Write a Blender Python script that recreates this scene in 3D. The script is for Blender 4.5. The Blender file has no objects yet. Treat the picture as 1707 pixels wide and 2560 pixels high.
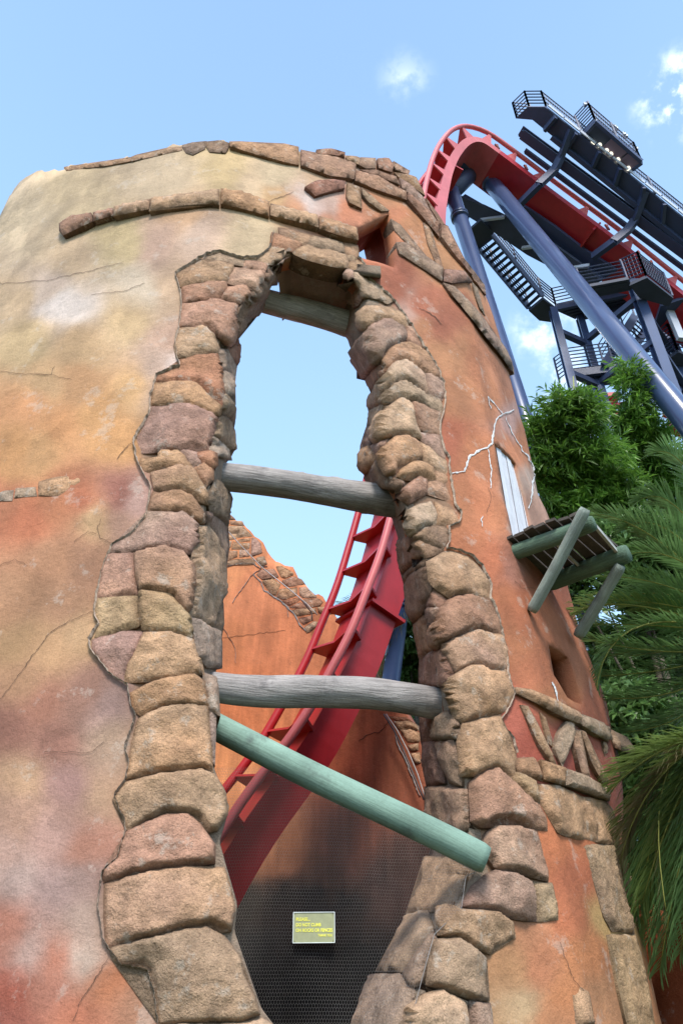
import bpy, bmesh, math, random
import numpy as np
from mathutils import Vector, Matrix
from mathutils.geometry import delaunay_2d_cdt

random.seed(7)
S = bpy.context.scene
COL = S.collection
R2D = math.pi/180

# ------------------------------------------------------------------ camera, sky, sun, exposure
EYE = 1.6
PITCH = 38*R2D
FPX, CX, CY = 1990.0, 853.5, 1280.0
CP, SP = math.cos(PITCH), math.sin(PITCH)
cam = bpy.data.cameras.new('camera'); camo = bpy.data.objects.new('camera', cam); COL.objects.link(camo)
camo.location = (0, 0, EYE); camo.rotation_euler = (math.pi/2+PITCH, 0, 0)
cam.sensor_fit = 'VERTICAL'; cam.sensor_height = 36; cam.lens = 36*FPX/2560
cam.clip_start = .05; cam.clip_end = 3000
S.camera = camo

SUN_EL, SUN_AZ = 50*R2D, 176*R2D          # azimuth clockwise from +Y: behind the camera
w = bpy.data.worlds.new('World'); S.world = w; w.use_nodes = True
nt = w.node_tree; nt.nodes.clear()
def N(t, tree=None, **kw):
    n = (tree or nt).nodes.new(t)
    for k, v in kw.items(): setattr(n, k, v)
    return n
out = N('ShaderNodeOutputWorld'); bg = N('ShaderNodeBackground')
sky = N('ShaderNodeTexSky', sky_type='NISHITA'); sky.sun_disc = False
sky.sun_elevation = SUN_EL; sky.sun_rotation = SUN_AZ; sky.altitude = 0; sky.air_density = 1.0; sky.dust_density = 1.6; sky.ozone_density = 1.0
tc = N('ShaderNodeTexCoord')
mp = N('ShaderNodeMapping'); mp.inputs['Scale'].default_value = (1, 1, 1.6); mp.inputs['Location'].default_value = (.35, .1, .0)
no = N('ShaderNodeTexNoise'); no.inputs['Scale'].default_value = 3.0; no.inputs['Detail'].default_value = 9; no.inputs['Roughness'].default_value = .62
ramp = N('ShaderNodeValToRGB'); ramp.color_ramp.elements[0].position = .60; ramp.color_ramp.elements[1].position = .76
mixc = N('ShaderNodeMixRGB'); mixc.inputs[2].default_value = (9.5, 9.6, 9.9, 1)
hz = N('ShaderNodeMixRGB'); hz.inputs[0].default_value = .55; hz.inputs[2].default_value = (2.6, 5.3, 9.6, 1)   # thin bright summer haze over the blue
L = nt.links.new
L(tc.outputs['Generated'], mp.inputs[0]); L(mp.outputs[0], no.inputs['Vector']); L(no.outputs['Fac'], ramp.inputs[0])
hr = N('ShaderNodeSeparateXYZ'); L(tc.outputs['Generated'], hr.inputs[0]); hm = N('ShaderNodeMapRange'); hm.inputs['From Min'].default_value = .45; hm.inputs['From Max'].default_value = .96; L(hr.outputs['Z'], hm.inputs['Value'])
hc = N('ShaderNodeMixRGB'); hc.inputs[1].default_value = (3.5, 5.5, 7.4, 1); hc.inputs[2].default_value = (1.75, 3.0, 5.2, 1); L(hm.outputs[0], hc.inputs[0]); L(hc.outputs[0], hz.inputs[2])
# a few cumulus directions, the rest of the sky carries the same broken cloud
L(sky.outputs[0], hz.inputs[1]); L(hz.outputs[0], mixc.inputs[1])
def cdir(px, py):
    r, u = (px-CX)/FPX, (CY-py)/FPX
    v = Vector((r, CP-u*SP, SP+u*CP)); v.normalize(); return v
acc = None
for px, py, rad, amp in ((1700, 240, .06, .9), (1365, 825, .06, .5), (1012, 205, .05, .25), (1405, 930, .06, .5), (1900, 400, .05, .3),
                         (-500, 700, .16, 1), (2300, 900, .2, 1), (300, -900, .2, 1), (1800, -1300, .22, 1), (-1800, 1500, .25, 1)):
    d = N('ShaderNodeVectorMath', operation='DISTANCE'); L(tc.outputs['Generated'], d.inputs[0]); d.inputs[1].default_value = cdir(px, py)
    m = N('ShaderNodeMapRange'); m.inputs['From Min'].default_value = rad; m.inputs['From Max'].default_value = 0; m.inputs['To Max'].default_value = amp
    L(d.outputs['Value'], m.inputs['Value'])
    if acc is None: acc = m.outputs[0]
    else:
        a = N('ShaderNodeMath', operation='MAXIMUM'); L(acc, a.inputs[0]); L(m.outputs[0], a.inputs[1]); acc = a.outputs[0]
n2 = N('ShaderNodeTexNoise'); n2.inputs['Scale'].default_value = 22; n2.inputs['Detail'].default_value = 8; n2.inputs['Roughness'].default_value = .6
L(tc.outputs['Generated'], n2.inputs['Vector'])
m2 = N('ShaderNodeMapRange'); m2.inputs['From Min'].default_value = .36; m2.inputs['From Max'].default_value = .62; m2.inputs['To Min'].default_value = 0; m2.inputs['To Max'].default_value = 1.5
L(n2.outputs['Fac'], m2.inputs['Value'])
m0 = N('ShaderNodeMath', operation='MULTIPLY'); L(acc, m0.inputs[0]); L(m2.outputs[0], m0.inputs[1])
mm = N('ShaderNodeMapRange'); mm.interpolation_type = 'SMOOTHSTEP'; mm.inputs['From Min'].default_value = .05; mm.inputs['From Max'].default_value = .95; mm.inputs['To Max'].default_value = .85; L(m0.outputs[0], mm.inputs['Value'])
L(mm.outputs[0], mixc.inputs[0])
L(mixc.outputs[0], bg.inputs[0]); bg.inputs[1].default_value = .125
L(bg.outputs[0], out.inputs[0])

sl = bpy.data.lights.new('sun', 'SUN'); so = bpy.data.objects.new('sun', sl); COL.objects.link(so)
sl.energy = 1.95; sl.angle = 14*R2D; sl.color = (1, .95, .87)
sdir = Vector((math.sin(SUN_AZ)*math.cos(SUN_EL), math.cos(SUN_AZ)*math.cos(SUN_EL), math.sin(SUN_EL)))
so.rotation_euler = (-sdir).to_track_quat('-Z', 'Y').to_euler()
S.view_settings.view_transform = 'Standard'; S.view_settings.look = 'None'
S.view_settings.exposure = 1.12; S.view_settings.gamma = 1; S.view_settings.use_curve_mapping = False
S.render.engine = 'CYCLES'

# ------------------------------------------------------------------ helpers
SAT = .83
def lin(c):
    c = np.asarray(c, float)/255
    return np.where(c <= .04045, c/12.92, ((c+.055)/1.055)**2.4)
def dusty_warm(c):
    """dusty, less saturated paint; its warm tint offsets the bluish skylight"""
    g = (c*np.array([.3, .55, .15])).sum(-1, keepdims=True); return (g+(c-g)*SAT)*np.array([1.06, .96, .87])
def link(o, parent=None):
    COL.objects.link(o)
    if parent is not None: o.parent = parent
    return o
def tag(o, label=None, cat=None, group=None, kind=None):
    if label: o['label'] = label
    if cat: o['category'] = cat
    if group: o['group'] = group
    if kind: o['kind'] = kind
    return o
def thing(name, label, cat, loc=(0, 0, 0), group=None):
    o = bpy.data.objects.new(name, None); o.empty_display_size = .2; COL.objects.link(o); o.location = loc
    return tag(o, label, cat, group)
def mesh_obj(name, verts, faces, mat, parent=None, cols=None, smooth=True):
    me = bpy.data.meshes.new(name)
    me.from_pydata([tuple(map(float, v)) for v in verts], [], [tuple(map(int, f)) for f in faces])
    me.materials.append(mat)
    if cols is not None:
        a = me.color_attributes.new('tint', 'FLOAT_COLOR', 'POINT')
        cc = np.ones((len(verts), 4), np.float32); cc[:, :3] = cols
        a.data.foreach_set('color', cc.ravel())
    if smooth: me.shade_smooth()
    o = bpy.data.objects.new(name, me); link(o, parent)
    if parent is not None and parent.type == 'EMPTY': o.matrix_parent_inverse = Matrix.Translation(parent.location).inverted()
    return o
class MB:
    """collects simple shapes into one mesh"""
    def __init__(s): s.v = []; s.f = []
    def add(s, v, f):
        b = len(s.v); s.v += [tuple(x) for x in v]; s.f += [tuple(i+b for i in q) for q in f]
    def beam(s, a, b, w, h, up=(0, 0, 1)):
        a, b = Vector(a), Vector(b); d = (b-a)
        if d.length < 1e-5: return s
        d.normalize(); u = Vector(up); x = d.cross(u)
        if x.length < 1e-3: x = d.cross(Vector((1, 0, 0)))
        x.normalize(); y = x.cross(d); y.normalize()
        v = []
        for p in (a, b):
            for sx, sy in ((-1, -1), (1, -1), (1, 1), (-1, 1)): v.append(p+x*sx*w/2+y*sy*h/2)
        s.add(v, [(0, 3, 2, 1), (4, 5, 6, 7), (0, 1, 5, 4), (1, 2, 6, 5), (2, 3, 7, 6), (3, 0, 4, 7)]); return s
    def tube(s, pts, r, n=8, cap=True):
        pts = [Vector(p) for p in pts]; rr = r if hasattr(r, '__len__') else [r]*len(pts)
        v = []; x = None
        for i, p in enumerate(pts):
            d = (pts[min(i+1, len(pts)-1)]-pts[max(i-1, 0)]).normalized()
            if x is None:
                x = d.orthogonal().normalized()
            x = (x-d*x.dot(d)).normalized(); y = d.cross(x)
            for k in range(n):
                a = 2*math.pi*k/n; v.append(p+(x*math.cos(a)+y*math.sin(a))*rr[i])
        f = [(i*n+k, i*n+(k+1) % n, (i+1)*n+(k+1) % n, (i+1)*n+k) for i in range(len(pts)-1) for k in range(n)]
        if cap: f += [tuple(range(n))[::-1], tuple(range((len(pts)-1)*n, len(pts)*n))]
        s.add(v, f); return s
    def slab(s, poly, th, nrm=(0, 0, 1)):
        n = Vector(nrm).normalized(); p = [Vector(q) for q in poly]; k = len(p)
        s.add([q for q in p]+[q-n*th for q in p], [tuple(range(k)), tuple(range(2*k-1, k-1, -1))]+[(i, i+k, (i+1) % k+k, (i+1) % k) for i in range(k)])
        return s
    def obj(s, name, mat, parent=None, smooth=False):
        return mesh_obj(name, s.v, s.f, mat, parent, smooth=smooth)

# value noise on numpy arrays
def _h(ix, iy, iz, seed):
    n = (ix*374761393 + iy*668265263 + iz*2147483647 + seed*1274126177) & 0xffffffff
    n = ((n ^ (n >> 13))*1274126177) & 0xffffffff
    n = ((n ^ (n >> 16))*2246822519) & 0xffffffff
    return ((n ^ (n >> 15)) & 0xffff)/65535.0
def vnoise(p, seed=0):
    p = np.asarray(p, float); i = np.floor(p).astype(np.int64); f = p-i; f = f*f*(3-2*f)
    r = 0
    for a in (0, 1):
        for b in (0, 1):
            for c in (0, 1):
                wgt = (f[:, 0] if a else 1-f[:, 0])*(f[:, 1] if b else 1-f[:, 1])*(f[:, 2] if c else 1-f[:, 2])
                r = r+wgt*_h(i[:, 0]+a, i[:, 1]+b, i[:, 2]+c, seed)
    return r*2-1
def fbm(p, scale, octv=4, seed=0, rough=.5):
    p = np.asarray(p, float)*scale; r = 0; a = 1; t = 0
    for k in range(octv):
        r = r+a*vnoise(p*(2**k)+k*13.7, seed+k); t += a; a *= rough
    return r/t
def inpoly(x, y, poly):
    x = np.asarray(x, float); y = np.asarray(y, float); ins = np.zeros(x.shape, bool); n = len(poly)
    for i in range(n):
        x1, y1 = poly[i]; x2, y2 = poly[i-1]
        if y1 == y2: continue
        c = ((y1 > y) != (y2 > y)) & (x < (x2-x1)*(y-y1)/(y2-y1)+x1); ins ^= c
    return ins
def distpoly(x, y, poly):
    d = np.full(np.shape(x), 1e9)
    for i in range(len(poly)):
        x1, y1 = poly[i-1]; x2, y2 = poly[i]; dx, dy = x2-x1, y2-y1; l = dx*dx+dy*dy+1e-9
        t = np.clip(((x-x1)*dx+(y-y1)*dy)/l, 0, 1); d = np.minimum(d, np.hypot(x-x1-t*dx, y-y1-t*dy))
    return d

# survey of the place: a bearing measured in the photograph (px, py) becomes a ray; rays meet real surfaces
TCX, TCY, TR = -1.65, 10.5, 4.84            # round tower: centre and outer radius in metres
def ray(px, py):
    r, u = (np.asarray(px, float)-CX)/FPX, (CY-np.asarray(py, float))/FPX
    return r, CP-u*SP, SP+u*CP
_bz = np.array([-3, 0, 1.2, 2.6, 3.2, 4.2, 5.1, 6.7, 7.3, 14])+EYE; _br = np.array([.20, .19, .19, .22, .32, .33, .20, .12, 0, 0])
def rad(phi, z):
    # the mass swells a little at its left flank and again low on the right, as the ruin does
    swell = .36*np.exp(-((phi+152*R2D)/(24*R2D))**2)+np.interp(z, _bz, _br)*np.exp(-((phi+14*R2D)/(24*R2D))**2)
    a = np.mod(phi+67.5*R2D+22.5*R2D, 45*R2D)-22.5*R2D
    return TR*(.62+.38*math.cos(22.5*R2D)/np.cos(a))*1.008+swell
def P(px, py, inset=0, far=False):
    dx, dy, dz = ray(px, py); inset = np.asarray(inset, float)
    r = TR-inset; z = 5.; a = dx*dx+dy*dy; b = -2*(dx*TCX+dy*TCY)
    for _ in range(9):
        disc = b*b-4*a*(TCX**2+TCY**2-r*r); q = np.sqrt(np.maximum(disc, 0))
        t = (-b+q)/(2*a) if far else (-b-q)/(2*a)
        r = rad(np.arctan2(t*dy-TCY, t*dx-TCX), t*dz+EYE)-inset
    return np.stack(np.broadcast_arrays(t*dx, t*dy, t*dz+EYE), -1)
def Pn(px, py, insf, far=False):
    px = np.asarray(px, float); py = np.asarray(py, float); e = 3.0
    p = P(px, py, insf(px, py), far); u = P(px+e, py, insf(px+e, py), far)-P(px-e, py, insf(px-e, py), far); v = P(px, py-e, insf(px, py-e), far)-P(px, py+e, insf(px, py+e), far)
    n = np.cross(u, v); n /= np.linalg.norm(n, axis=-1, keepdims=True)+1e-9
    tocam = np.array([0, 0, EYE])-p; n *= np.sign((n*tocam).sum(-1, keepdims=True))
    return p, n
def proj(p):
    p = np.asarray(p, float); x, y, z = p[:, 0], p[:, 1], p[:, 2]-EYE
    d = np.maximum(y*CP+z*SP, .05); return CX+FPX*x/d, CY-FPX*(z*CP-y*SP)/d
def on_z(px, py, z):
    dx, dy, dz = ray(px, py); t = (z-EYE)/dz; return Vector((float(t*dx), float(t*dy), z))
def on_y(px, py, y):
    dx, dy, dz = ray(px, py); t = y/dy; return Vector((float(t*dx), y, float(t*dz+EYE)))
def at(px, py, t):
    dx, dy, dz = ray(px, py); return Vector((float(t*dx), float(t*dy), float(t*dz+EYE)))
VW = dict(R1=(0, 330, .54847), R2=(850, 330, .39106), R3=(1000, 200, .45089), R4=(0, 1150, .44643), R5=(500, 1150, .44643), R6=(1100, 1150, .38712),
          R7=(0, 1800, .54209), R8=(850, 1800, .54656), T1=(600, 480, .2551), T2=(400, 780, .19133), T3=(400, 1200, .22967), T4=(850, 780, .22321),
          T5=(960, 1280, .24659), T6=(540, 340, .44643), T7=(540, 1260, .22959), T8=(840, 1600, .17005), U1=(1230, 200, .30421), U2=(1080, 480, .39987),
          U3=(1280, 700, .27232), U4=(1300, 1200, .29751), U5=(1400, 1850, .30187), U6=(690, 2250, .12117), U7=(1200, 1750, .2551), U8=(540, 1850, .29337), SRC=(0, 0, 1))
def V2(view, s):
    """'x,y x,y ...' measured on an enlarged crop -> full photograph coordinates"""
    x0, y0, k = VW[view]
    return [(x0+k*float(a.split(',')[0]), y0+k*float(a.split(',')[1])) for a in s.split()]

# ------------------------------------------------------------------ materials
def mat(name, base=(.5, .5, .5), rough=.8, metal=0, tint=False, var=.25, vscale=6, bump=.0, bscale=40, streak=None, spec=.3, fine=0, fscale=150, grain=None, coat=0, mottles=None, transl=0, pale=None, emit=0, flakes=None):
    m = bpy.data.materials.new(name); m.use_nodes = True; t = m.node_tree; t.nodes.clear()
    o = N('ShaderNodeOutputMaterial', t); b = N('ShaderNodeBsdfPrincipled', t); t.links.new(b.outputs[0], o.inputs[0])
    b.inputs['Roughness'].default_value = rough; b.inputs['Metallic'].default_value = metal; b.inputs['Specular IOR Level'].default_value = spec
    b.inputs['Coat Weight'].default_value = coat
    if emit: b.inputs['Emission Color'].default_value = (*base, 1); b.inputs['Emission Strength'].default_value = emit
    co = N('ShaderNodeTexCoord', t)
    if tint:
        c = N('ShaderNodeAttribute', t); c.attribute_name = 'tint'; src = c.outputs['Color']
    else:
        c = N('ShaderNodeRGB', t); c.outputs[0].default_value = (*base, 1); src = c.outputs[0]
    def noise(scale, detail=6, ro=.6, stretch=None):
        n = N('ShaderNodeTexNoise', t); n.inputs['Scale'].default_value = scale; n.inputs['Detail'].default_value = detail; n.inputs['Roughness'].default_value = ro
        if stretch:
            mpp = N('ShaderNodeMapping', t); mpp.inputs['Scale'].default_value = stretch; t.links.new(co.outputs['Object'], mpp.inputs[0]); t.links.new(mpp.outputs[0], n.inputs['Vector'])
        else: t.links.new(co.outputs['Object'], n.inputs['Vector'])
        return n.outputs['Fac']
    def rng(s, a, b2, lo=.3, hi=.7):
        r = N('ShaderNodeMapRange', t); r.inputs['From Min'].default_value = lo; r.inputs['From Max'].default_value = hi; r.inputs['To Min'].default_value = a; r.inputs['To Max'].default_value = b2
        t.links.new(s, r.inputs['Value']); return r.outputs[0]
    def mul(s, f):
        v = N('ShaderNodeVectorMath', t, operation='SCALE'); t.links.new(s, v.inputs[0]); t.links.new(f, v.inputs['Scale']); return v.outputs[0]
    src = mul(src, rng(noise(vscale), 1-var, 1+var))
    if flakes:                           # old coats of paint scaled off in sharp-edged patches
        for sc_, am_, of_ in ((flakes[0]*.55, flakes[2], 0.), (flakes[0]*1.9, flakes[2]*.6, 7.)):
            nq = N('ShaderNodeTexNoise', t); nq.inputs['Scale'].default_value = sc_*1.4; nq.inputs['Detail'].default_value = 9; nq.inputs['Roughness'].default_value = .68; t.links.new(co.outputs['Object'], nq.inputs['Vector'])
            aq = N('ShaderNodeVectorMath', t, operation='MULTIPLY_ADD'); t.links.new(nq.outputs['Color'], aq.inputs[0]); aq.inputs[1].default_value = (1.1/sc_,)*3; t.links.new(co.outputs['Object'], aq.inputs[2])
            vq = N('ShaderNodeTexVoronoi', t); vq.inputs['Scale'].default_value = sc_; t.links.new(aq.outputs[0], vq.inputs['Vector']); sq = N('ShaderNodeSeparateColor', t); t.links.new(vq.outputs['Color'], sq.inputs[0])
            src = mul(src, rng(sq.outputs[0], 1-am_, 1+am_, 0, 1))
    if fine: src = mul(src, rng(noise(fscale, 3, .7), 1-fine, 1+fine*.7))
    if streak: src = mul(src, rng(noise(streak[0], 5, .6, streak[1]), 1-streak[2], 1+streak[2]))
    if pale:
        mx = N('ShaderNodeMixRGB', t); mx.inputs[2].default_value = (*pale[0], 1); t.links.new(src, mx.inputs[1]); t.links.new(rng(noise(pale[1], 9, .72), 0, pale[2], pale[3], pale[3]+pale[4]), mx.inputs[0]); src = mx.outputs[0]
    if mottles:
        mx = N('ShaderNodeMixRGB', t); mx.inputs[2].default_value = (*mottles[0], 1); t.links.new(src, mx.inputs[1]); t.links.new(rng(noise(mottles[1], 8, .68), 0, mottles[2], mottles[3], mottles[3]+.14), mx.inputs[0]); src = mx.outputs[0]
    t.links.new(src, b.inputs['Base Color'])
    if bump or grain:
        h = noise(bscale, 8, .65)
        if grain: h = noise(grain[0], 6, .65, grain[1])
        if flakes:                       # stepped flakes and broken faces
            nz = N('ShaderNodeTexNoise', t); nz.inputs['Scale'].default_value = flakes[0]*2.2; nz.inputs['Detail'].default_value = 6; t.links.new(co.outputs['Object'], nz.inputs['Vector'])
            ad = N('ShaderNodeVectorMath', t, operation='MULTIPLY_ADD'); t.links.new(nz.outputs['Color'], ad.inputs[0]); ad.inputs[1].default_value = (.55/flakes[0]*1.6,)*3; t.links.new(co.outputs['Object'], ad.inputs[2])
            vo = N('ShaderNodeTexVoronoi', t); vo.inputs['Scale'].default_value = flakes[0]; t.links.new(ad.outputs[0], vo.inputs['Vector']); sp = N('ShaderNodeSeparateColor', t); t.links.new(vo.outputs['Color'], sp.inputs[0])
            mq = N('ShaderNodeMath', t, operation='MULTIPLY_ADD'); t.links.new(sp.outputs[0], mq.inputs[0]); mq.inputs[1].default_value = flakes[1]; t.links.new(h, mq.inputs[2]); h = mq.outputs[0]
        bp = N('ShaderNodeBump', t); bp.inputs['Strength'].default_value = 1; bp.inputs['Distance'].default_value = bump; t.links.new(h, bp.inputs['Height'])
        if fine:
            bp2 = N('ShaderNodeBump', t); bp2.inputs['Strength'].default_value = .8; bp2.inputs['Distance'].default_value = bump*.3; t.links.new(noise(fscale, 3, .7), bp2.inputs['Height']); t.links.new(bp.outputs[0], bp2.inputs['Normal']); bp = bp2
        t.links.new(bp.outputs[0], b.inputs['Normal'])
    if transl:
        tr = N('ShaderNodeBsdfTranslucent', t); mxs = N('ShaderNodeMixShader', t); mxs.inputs[0].default_value = transl
        t.links.new(src, tr.inputs[0]); t.links.new(b.outputs[0], mxs.inputs[1]); t.links.new(tr.outputs[0], mxs.inputs[2]); t.links.new(mxs.outputs[0], o.inputs[0])
    return m
M_plaster = mat('painted_plaster', tint=True, rough=.85, var=.22, vscale=1.6, bump=.014, bscale=15, flakes=(1.5, .95, .11), streak=(1.1, (3, 3, .6), .10), fine=.16, fscale=75, mottles=((.20, .13, .10), 9, .35, .61), pale=((.56, .47, .40), 2.3, .32, .578, .05))
M_plaster_in = mat('inner_plaster', tint=True, rough=.88, var=.25, vscale=1.2, bump=.012, bscale=12, streak=(1.4, (4, 4, .5), .22), fine=.14, fscale=60, mottles=((.10, .06, .045), 6, .4, .60))
M_stone = mat('carved_stone', tint=True, rough=.9, var=.26, vscale=7, bump=.045, bscale=17, fine=.26, fscale=80, flakes=(5.5, .65, .07), streak=(2.6, (3, 3, 1), .14), mottles=((.14, .105, .085), 8, .42, .60), pale=((.60, .52, .44), 5.5, .42, .57, .06))
M_mortar = mat('stone_joint_mortar', base=(.30, .22, .16), rough=.95, bump=.02, bscale=20, fine=.2, fscale=80)
M_soffit = mat('soffit_plaster', base=tuple(lin((135, 100, 90))*.75), rough=.9, var=.15, vscale=2, bump=.015, bscale=12, fine=.1)
M_crackw = mat('white_filler', base=(.66, .64, .63), rough=.9, var=.3, vscale=25, bump=.01, bscale=60)
M_crackd = mat('dark_crack', base=(.07, .05, .04), rough=1)
M_crackg = mat('grey_filler', base=(.30, .28, .27), rough=.95, var=.3, vscale=20, bump=.02, bscale=40)
# ------------------------------------------------------------------ ground
g = mesh_obj('ground', [(-900, -900, 0), (900, -900, 0), (900, 900, 0), (-900, 900, 0)], [(0, 1, 2, 3)], mat('lawn_and_soil', base=(.07, .085, .035), rough=1, var=.5, vscale=.6, bump=.03, bscale=8, fine=.3, fscale=30, mottles=((.16, .12, .08), .35, .8, .5)), smooth=False)
tag(g, kind='structure')

# ------------------------------------------------------------------ the ruined round tower
tower = thing('ruined_tower', 'tall round stage-set ruin with peeling ochre plaster, rubble trim and an arched breach', 'tower', (TCX, TCY, 0))
# where the breach turns from the wall face into its reveal (F) and where it meets the sky (E), left and right
LF = [(720, 600), (700, 640), (676, 664), (661, 695), (631, 739), (598, 769), (584, 796), (560, 850), (543, 866), (545, 914), (555, 962), (557, 1010), (538, 1052), (524, 1115), (538, 1134), (532, 1191), (522, 1234), (510, 1280), (490, 1315),
      (480, 1395), (485, 1434), (478, 1499), (469, 1545), (492, 1636), (508, 1694), (522, 1740), (523, 1800), (534, 1930), (560, 2017), (536, 2104), (558, 2174), (583, 2261), (575, 2326), (607, 2407), (645, 2521), (672, 2560), (700, 3200)]
LE = [(735, 600), (720, 630), (712, 650), (687, 717), (651, 773), (615, 809), (600, 829), (591, 847), (597, 864), (594, 902), (588, 918), (582, 962), (586, 1010), (581, 1073), (583, 1121), (575, 1144), (572, 1225), (573, 1248), (564, 1324), (570, 1358),
      (563, 1414), (558, 1448), (553, 1499), (556, 1558), (550, 1590), (550, 1666), (538, 1757), (533, 1891), (545, 1930), (580, 2017), (555, 2104), (575, 2174), (600, 2261), (592, 2326), (620, 2407), (660, 2521), (690, 2560), (720, 3200)]
RF = [(868, 600), (868, 670), (905, 720), (920, 760), (915, 800), (935, 870), (960, 925), (970, 960), (968, 1010), (960, 1060), (955, 1110), (960, 1150), (985, 1200), (1010, 1240), (1020, 1290), (1038, 1345), (1060, 1400), (1080, 1470), (1095, 1560),
      (1110, 1620), (1125, 1680), (1130, 1750), (1145, 1830), (1155, 1900), (1165, 1960), (1170, 2060), (1180, 2130), (1195, 2190), (1156, 2265), (1101, 2330), (1058, 2401), (1014, 2560), (900, 3200)]
RE = [(860, 600), (860, 690), (848, 735), (850, 834), (861, 847), (870, 876), (881, 887), (917, 945), (930, 976), (921, 1010), (926, 1028), (920, 1068), (908, 1110), (896, 1159), (897, 1171), (912, 1193), (921, 1215), (972, 1297), (987, 1347), (1001, 1428),
      (1013, 1467), (1019, 1527), (1035, 1561), (1044, 1613), (1049, 1662), (1050, 1711), (1051, 1798), (1056, 1860), (1055, 1882), (1063, 1980), (1066, 2128), (1019, 2286), (981, 2374), (943, 2423), (921, 2483), (886, 2560), (800, 3200)]
def xat(c, y): return np.interp(y, [p[1] for p in c], [p[0] for p in c])
DEEP = .9
def inset(px, py):
    px = np.asarray(px, float); py = np.asarray(py, float)
    lf, le, rf, re = (xat(c, py) for c in (LF, LE, RF, RE))
    tl = np.clip((px-lf)/np.maximum(le-lf, 30), 0, 1.1); trr = np.clip((rf-px)/np.maximum(rf-re, 30), 0, 1.1)
    t = np.where(px < 765, tl, trr)
    lt = np.where(px < 765, np.clip((le-lf-20)/26, 0, 1), np.clip((rf-re)/45, .35, 1))
    r = DEEP*lt*np.power(t, 1.25); ly = np.interp(px, [676, 720, 738, 794, 868, 905], [664, 633, 636, 656, 674, 716])
    return np.where((px > 690) & (px < 885) & (py < ly+20), r*.0, r)
zero = lambda x, y: np.zeros(np.shape(x))
farins = lambda x, y: np.full(np.shape(x), .25)

ctrl = []
def C_(s):
    for a in s.split():
        q = a.split(','); ctrl.append([float(v) for v in q])
C_('''60,560,212,196,150 200,480,210,192,140 400,430,214,196,150 560,420,196,176,130 700,430,218,200,150 800,450,215,185,135 150,650,214,190,140 300,600,204,182,135 30,750,208,184,134 450,560,200,165,130
380,620,205,170,150 330,700,218,200,178 480,600,192,170,155 160,760,228,216,212 120,720,216,198,168 420,720,190,165,138 300,800,192,168,128 60,860,202,174,128 200,880,186,158,118 400,850,190,160,142 430,905,228,210,206
370,930,205,175,158 100,950,195,162,118 200,955,205,155,105 330,970,228,180,120 50,1010,218,155,100 150,1060,222,158,98 250,1040,228,170,105 300,1100,224,165,100 100,1130,222,168,108 30,1140,226,165,100 60,1290,198,120,80
10,1250,200,130,90 200,1250,190,115,80 150,1240,205,130,85 300,1230,165,108,95 340,1250,200,165,158 300,1310,190,152,132 220,1285,212,172,125 100,1400,190,142,106 200,1400,180,136,106 30,1500,186,142,106 150,1500,180,138,105 40,1600,176,142,100
120,1620,190,152,110 200,1600,187,154,114 60,1680,180,140,105 100,1750,168,118,98 200,1740,165,125,110 270,1780,168,140,136 20,1820,148,104,90 150,1850,158,114,100 280,1850,172,147,127 60,1950,188,154,122 180,1960,165,130,126
250,1980,184,152,125 60,2050,180,145,125 150,2100,184,150,142 220,2120,184,132,112 30,2150,180,150,140 50,2200,186,164,160 150,2230,172,147,145 210,2220,160,135,130 230,2300,165,145,136 30,2330,186,126,106 100,2380,194,165,158 160,2400,190,126,102 60,2480,170,92,72
20,2560,165,95,80 220,2400,206,182,168 280,2450,194,125,84 200,2540,192,120,90 350,2500,178,132,105 130,2480,185,125,105
690,500,218,175,120 640,470,218,195,145 740,520,212,150,105 770,500,222,205,203 800,505,220,190,182 840,510,214,180,168 820,540,205,138,98 880,545,197,128,92 650,600,205,187,138 640,560,208,190,140 980,520,206,142,96 1040,570,205,140,90
1100,680,207,148,97 1150,720,200,142,98 1000,560,197,127,86 900,690,186,112,76 950,735,182,106,76 1010,765,196,160,148 1050,800,202,137,92 1000,700,178,104,74 1100,800,172,104,76 1060,760,180,108,78 1100,900,208,145,98 1180,900,190,125,85
1230,850,205,135,90 1150,1000,202,136,90 1220,1000,196,130,86 1280,1030,192,156,152 1265,990,185,125,92 1130,1100,182,106,74 1200,1130,200,130,85 1290,1120,200,130,85 1340,1200,205,180,168 1330,1290,206,160,140 1150,1250,206,132,86 1200,1250,200,126,82
1250,1280,200,130,85 1150,1350,206,126,80 1220,1400,200,120,80 1270,1400,180,125,108 1250,1500,202,122,78 1330,1500,190,115,75 1380,1450,165,92,62 1300,1600,202,127,82 1360,1650,190,117,78 1450,1650,185,115,80 1400,1750,192,127,82 1500,1800,180,105,75
1290,1800,182,98,78 1330,1850,176,88,68 1440,1850,165,82,64 1420,1900,176,88,74 1500,1920,165,90,70 1400,2130,192,116,70 1450,2200,185,108,70 1420,2300,187,112,72 1350,2420,197,132,92 1300,2500,204,172,130 1270,2420,206,152,102 1480,2400,192,127,77
1420,2500,197,132,82 1520,2500,180,132,92 1550,2300,190,160,100 1340,2300,182,128,92 1380,2560,200,140,95''')
CT = np.array(ctrl); _cr = (CT[:, 3] > 183) & (CT[:, 4] < 172); CT[_cr, 3] -= 5; CT[_cr, 4] += 9; _md = CT[:, 2] < 202; CT[_md, 2] *= 1.10; CT[_md, 3] *= 1.07; CT[_md, 4] *= 1.05
ctrl = []
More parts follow.
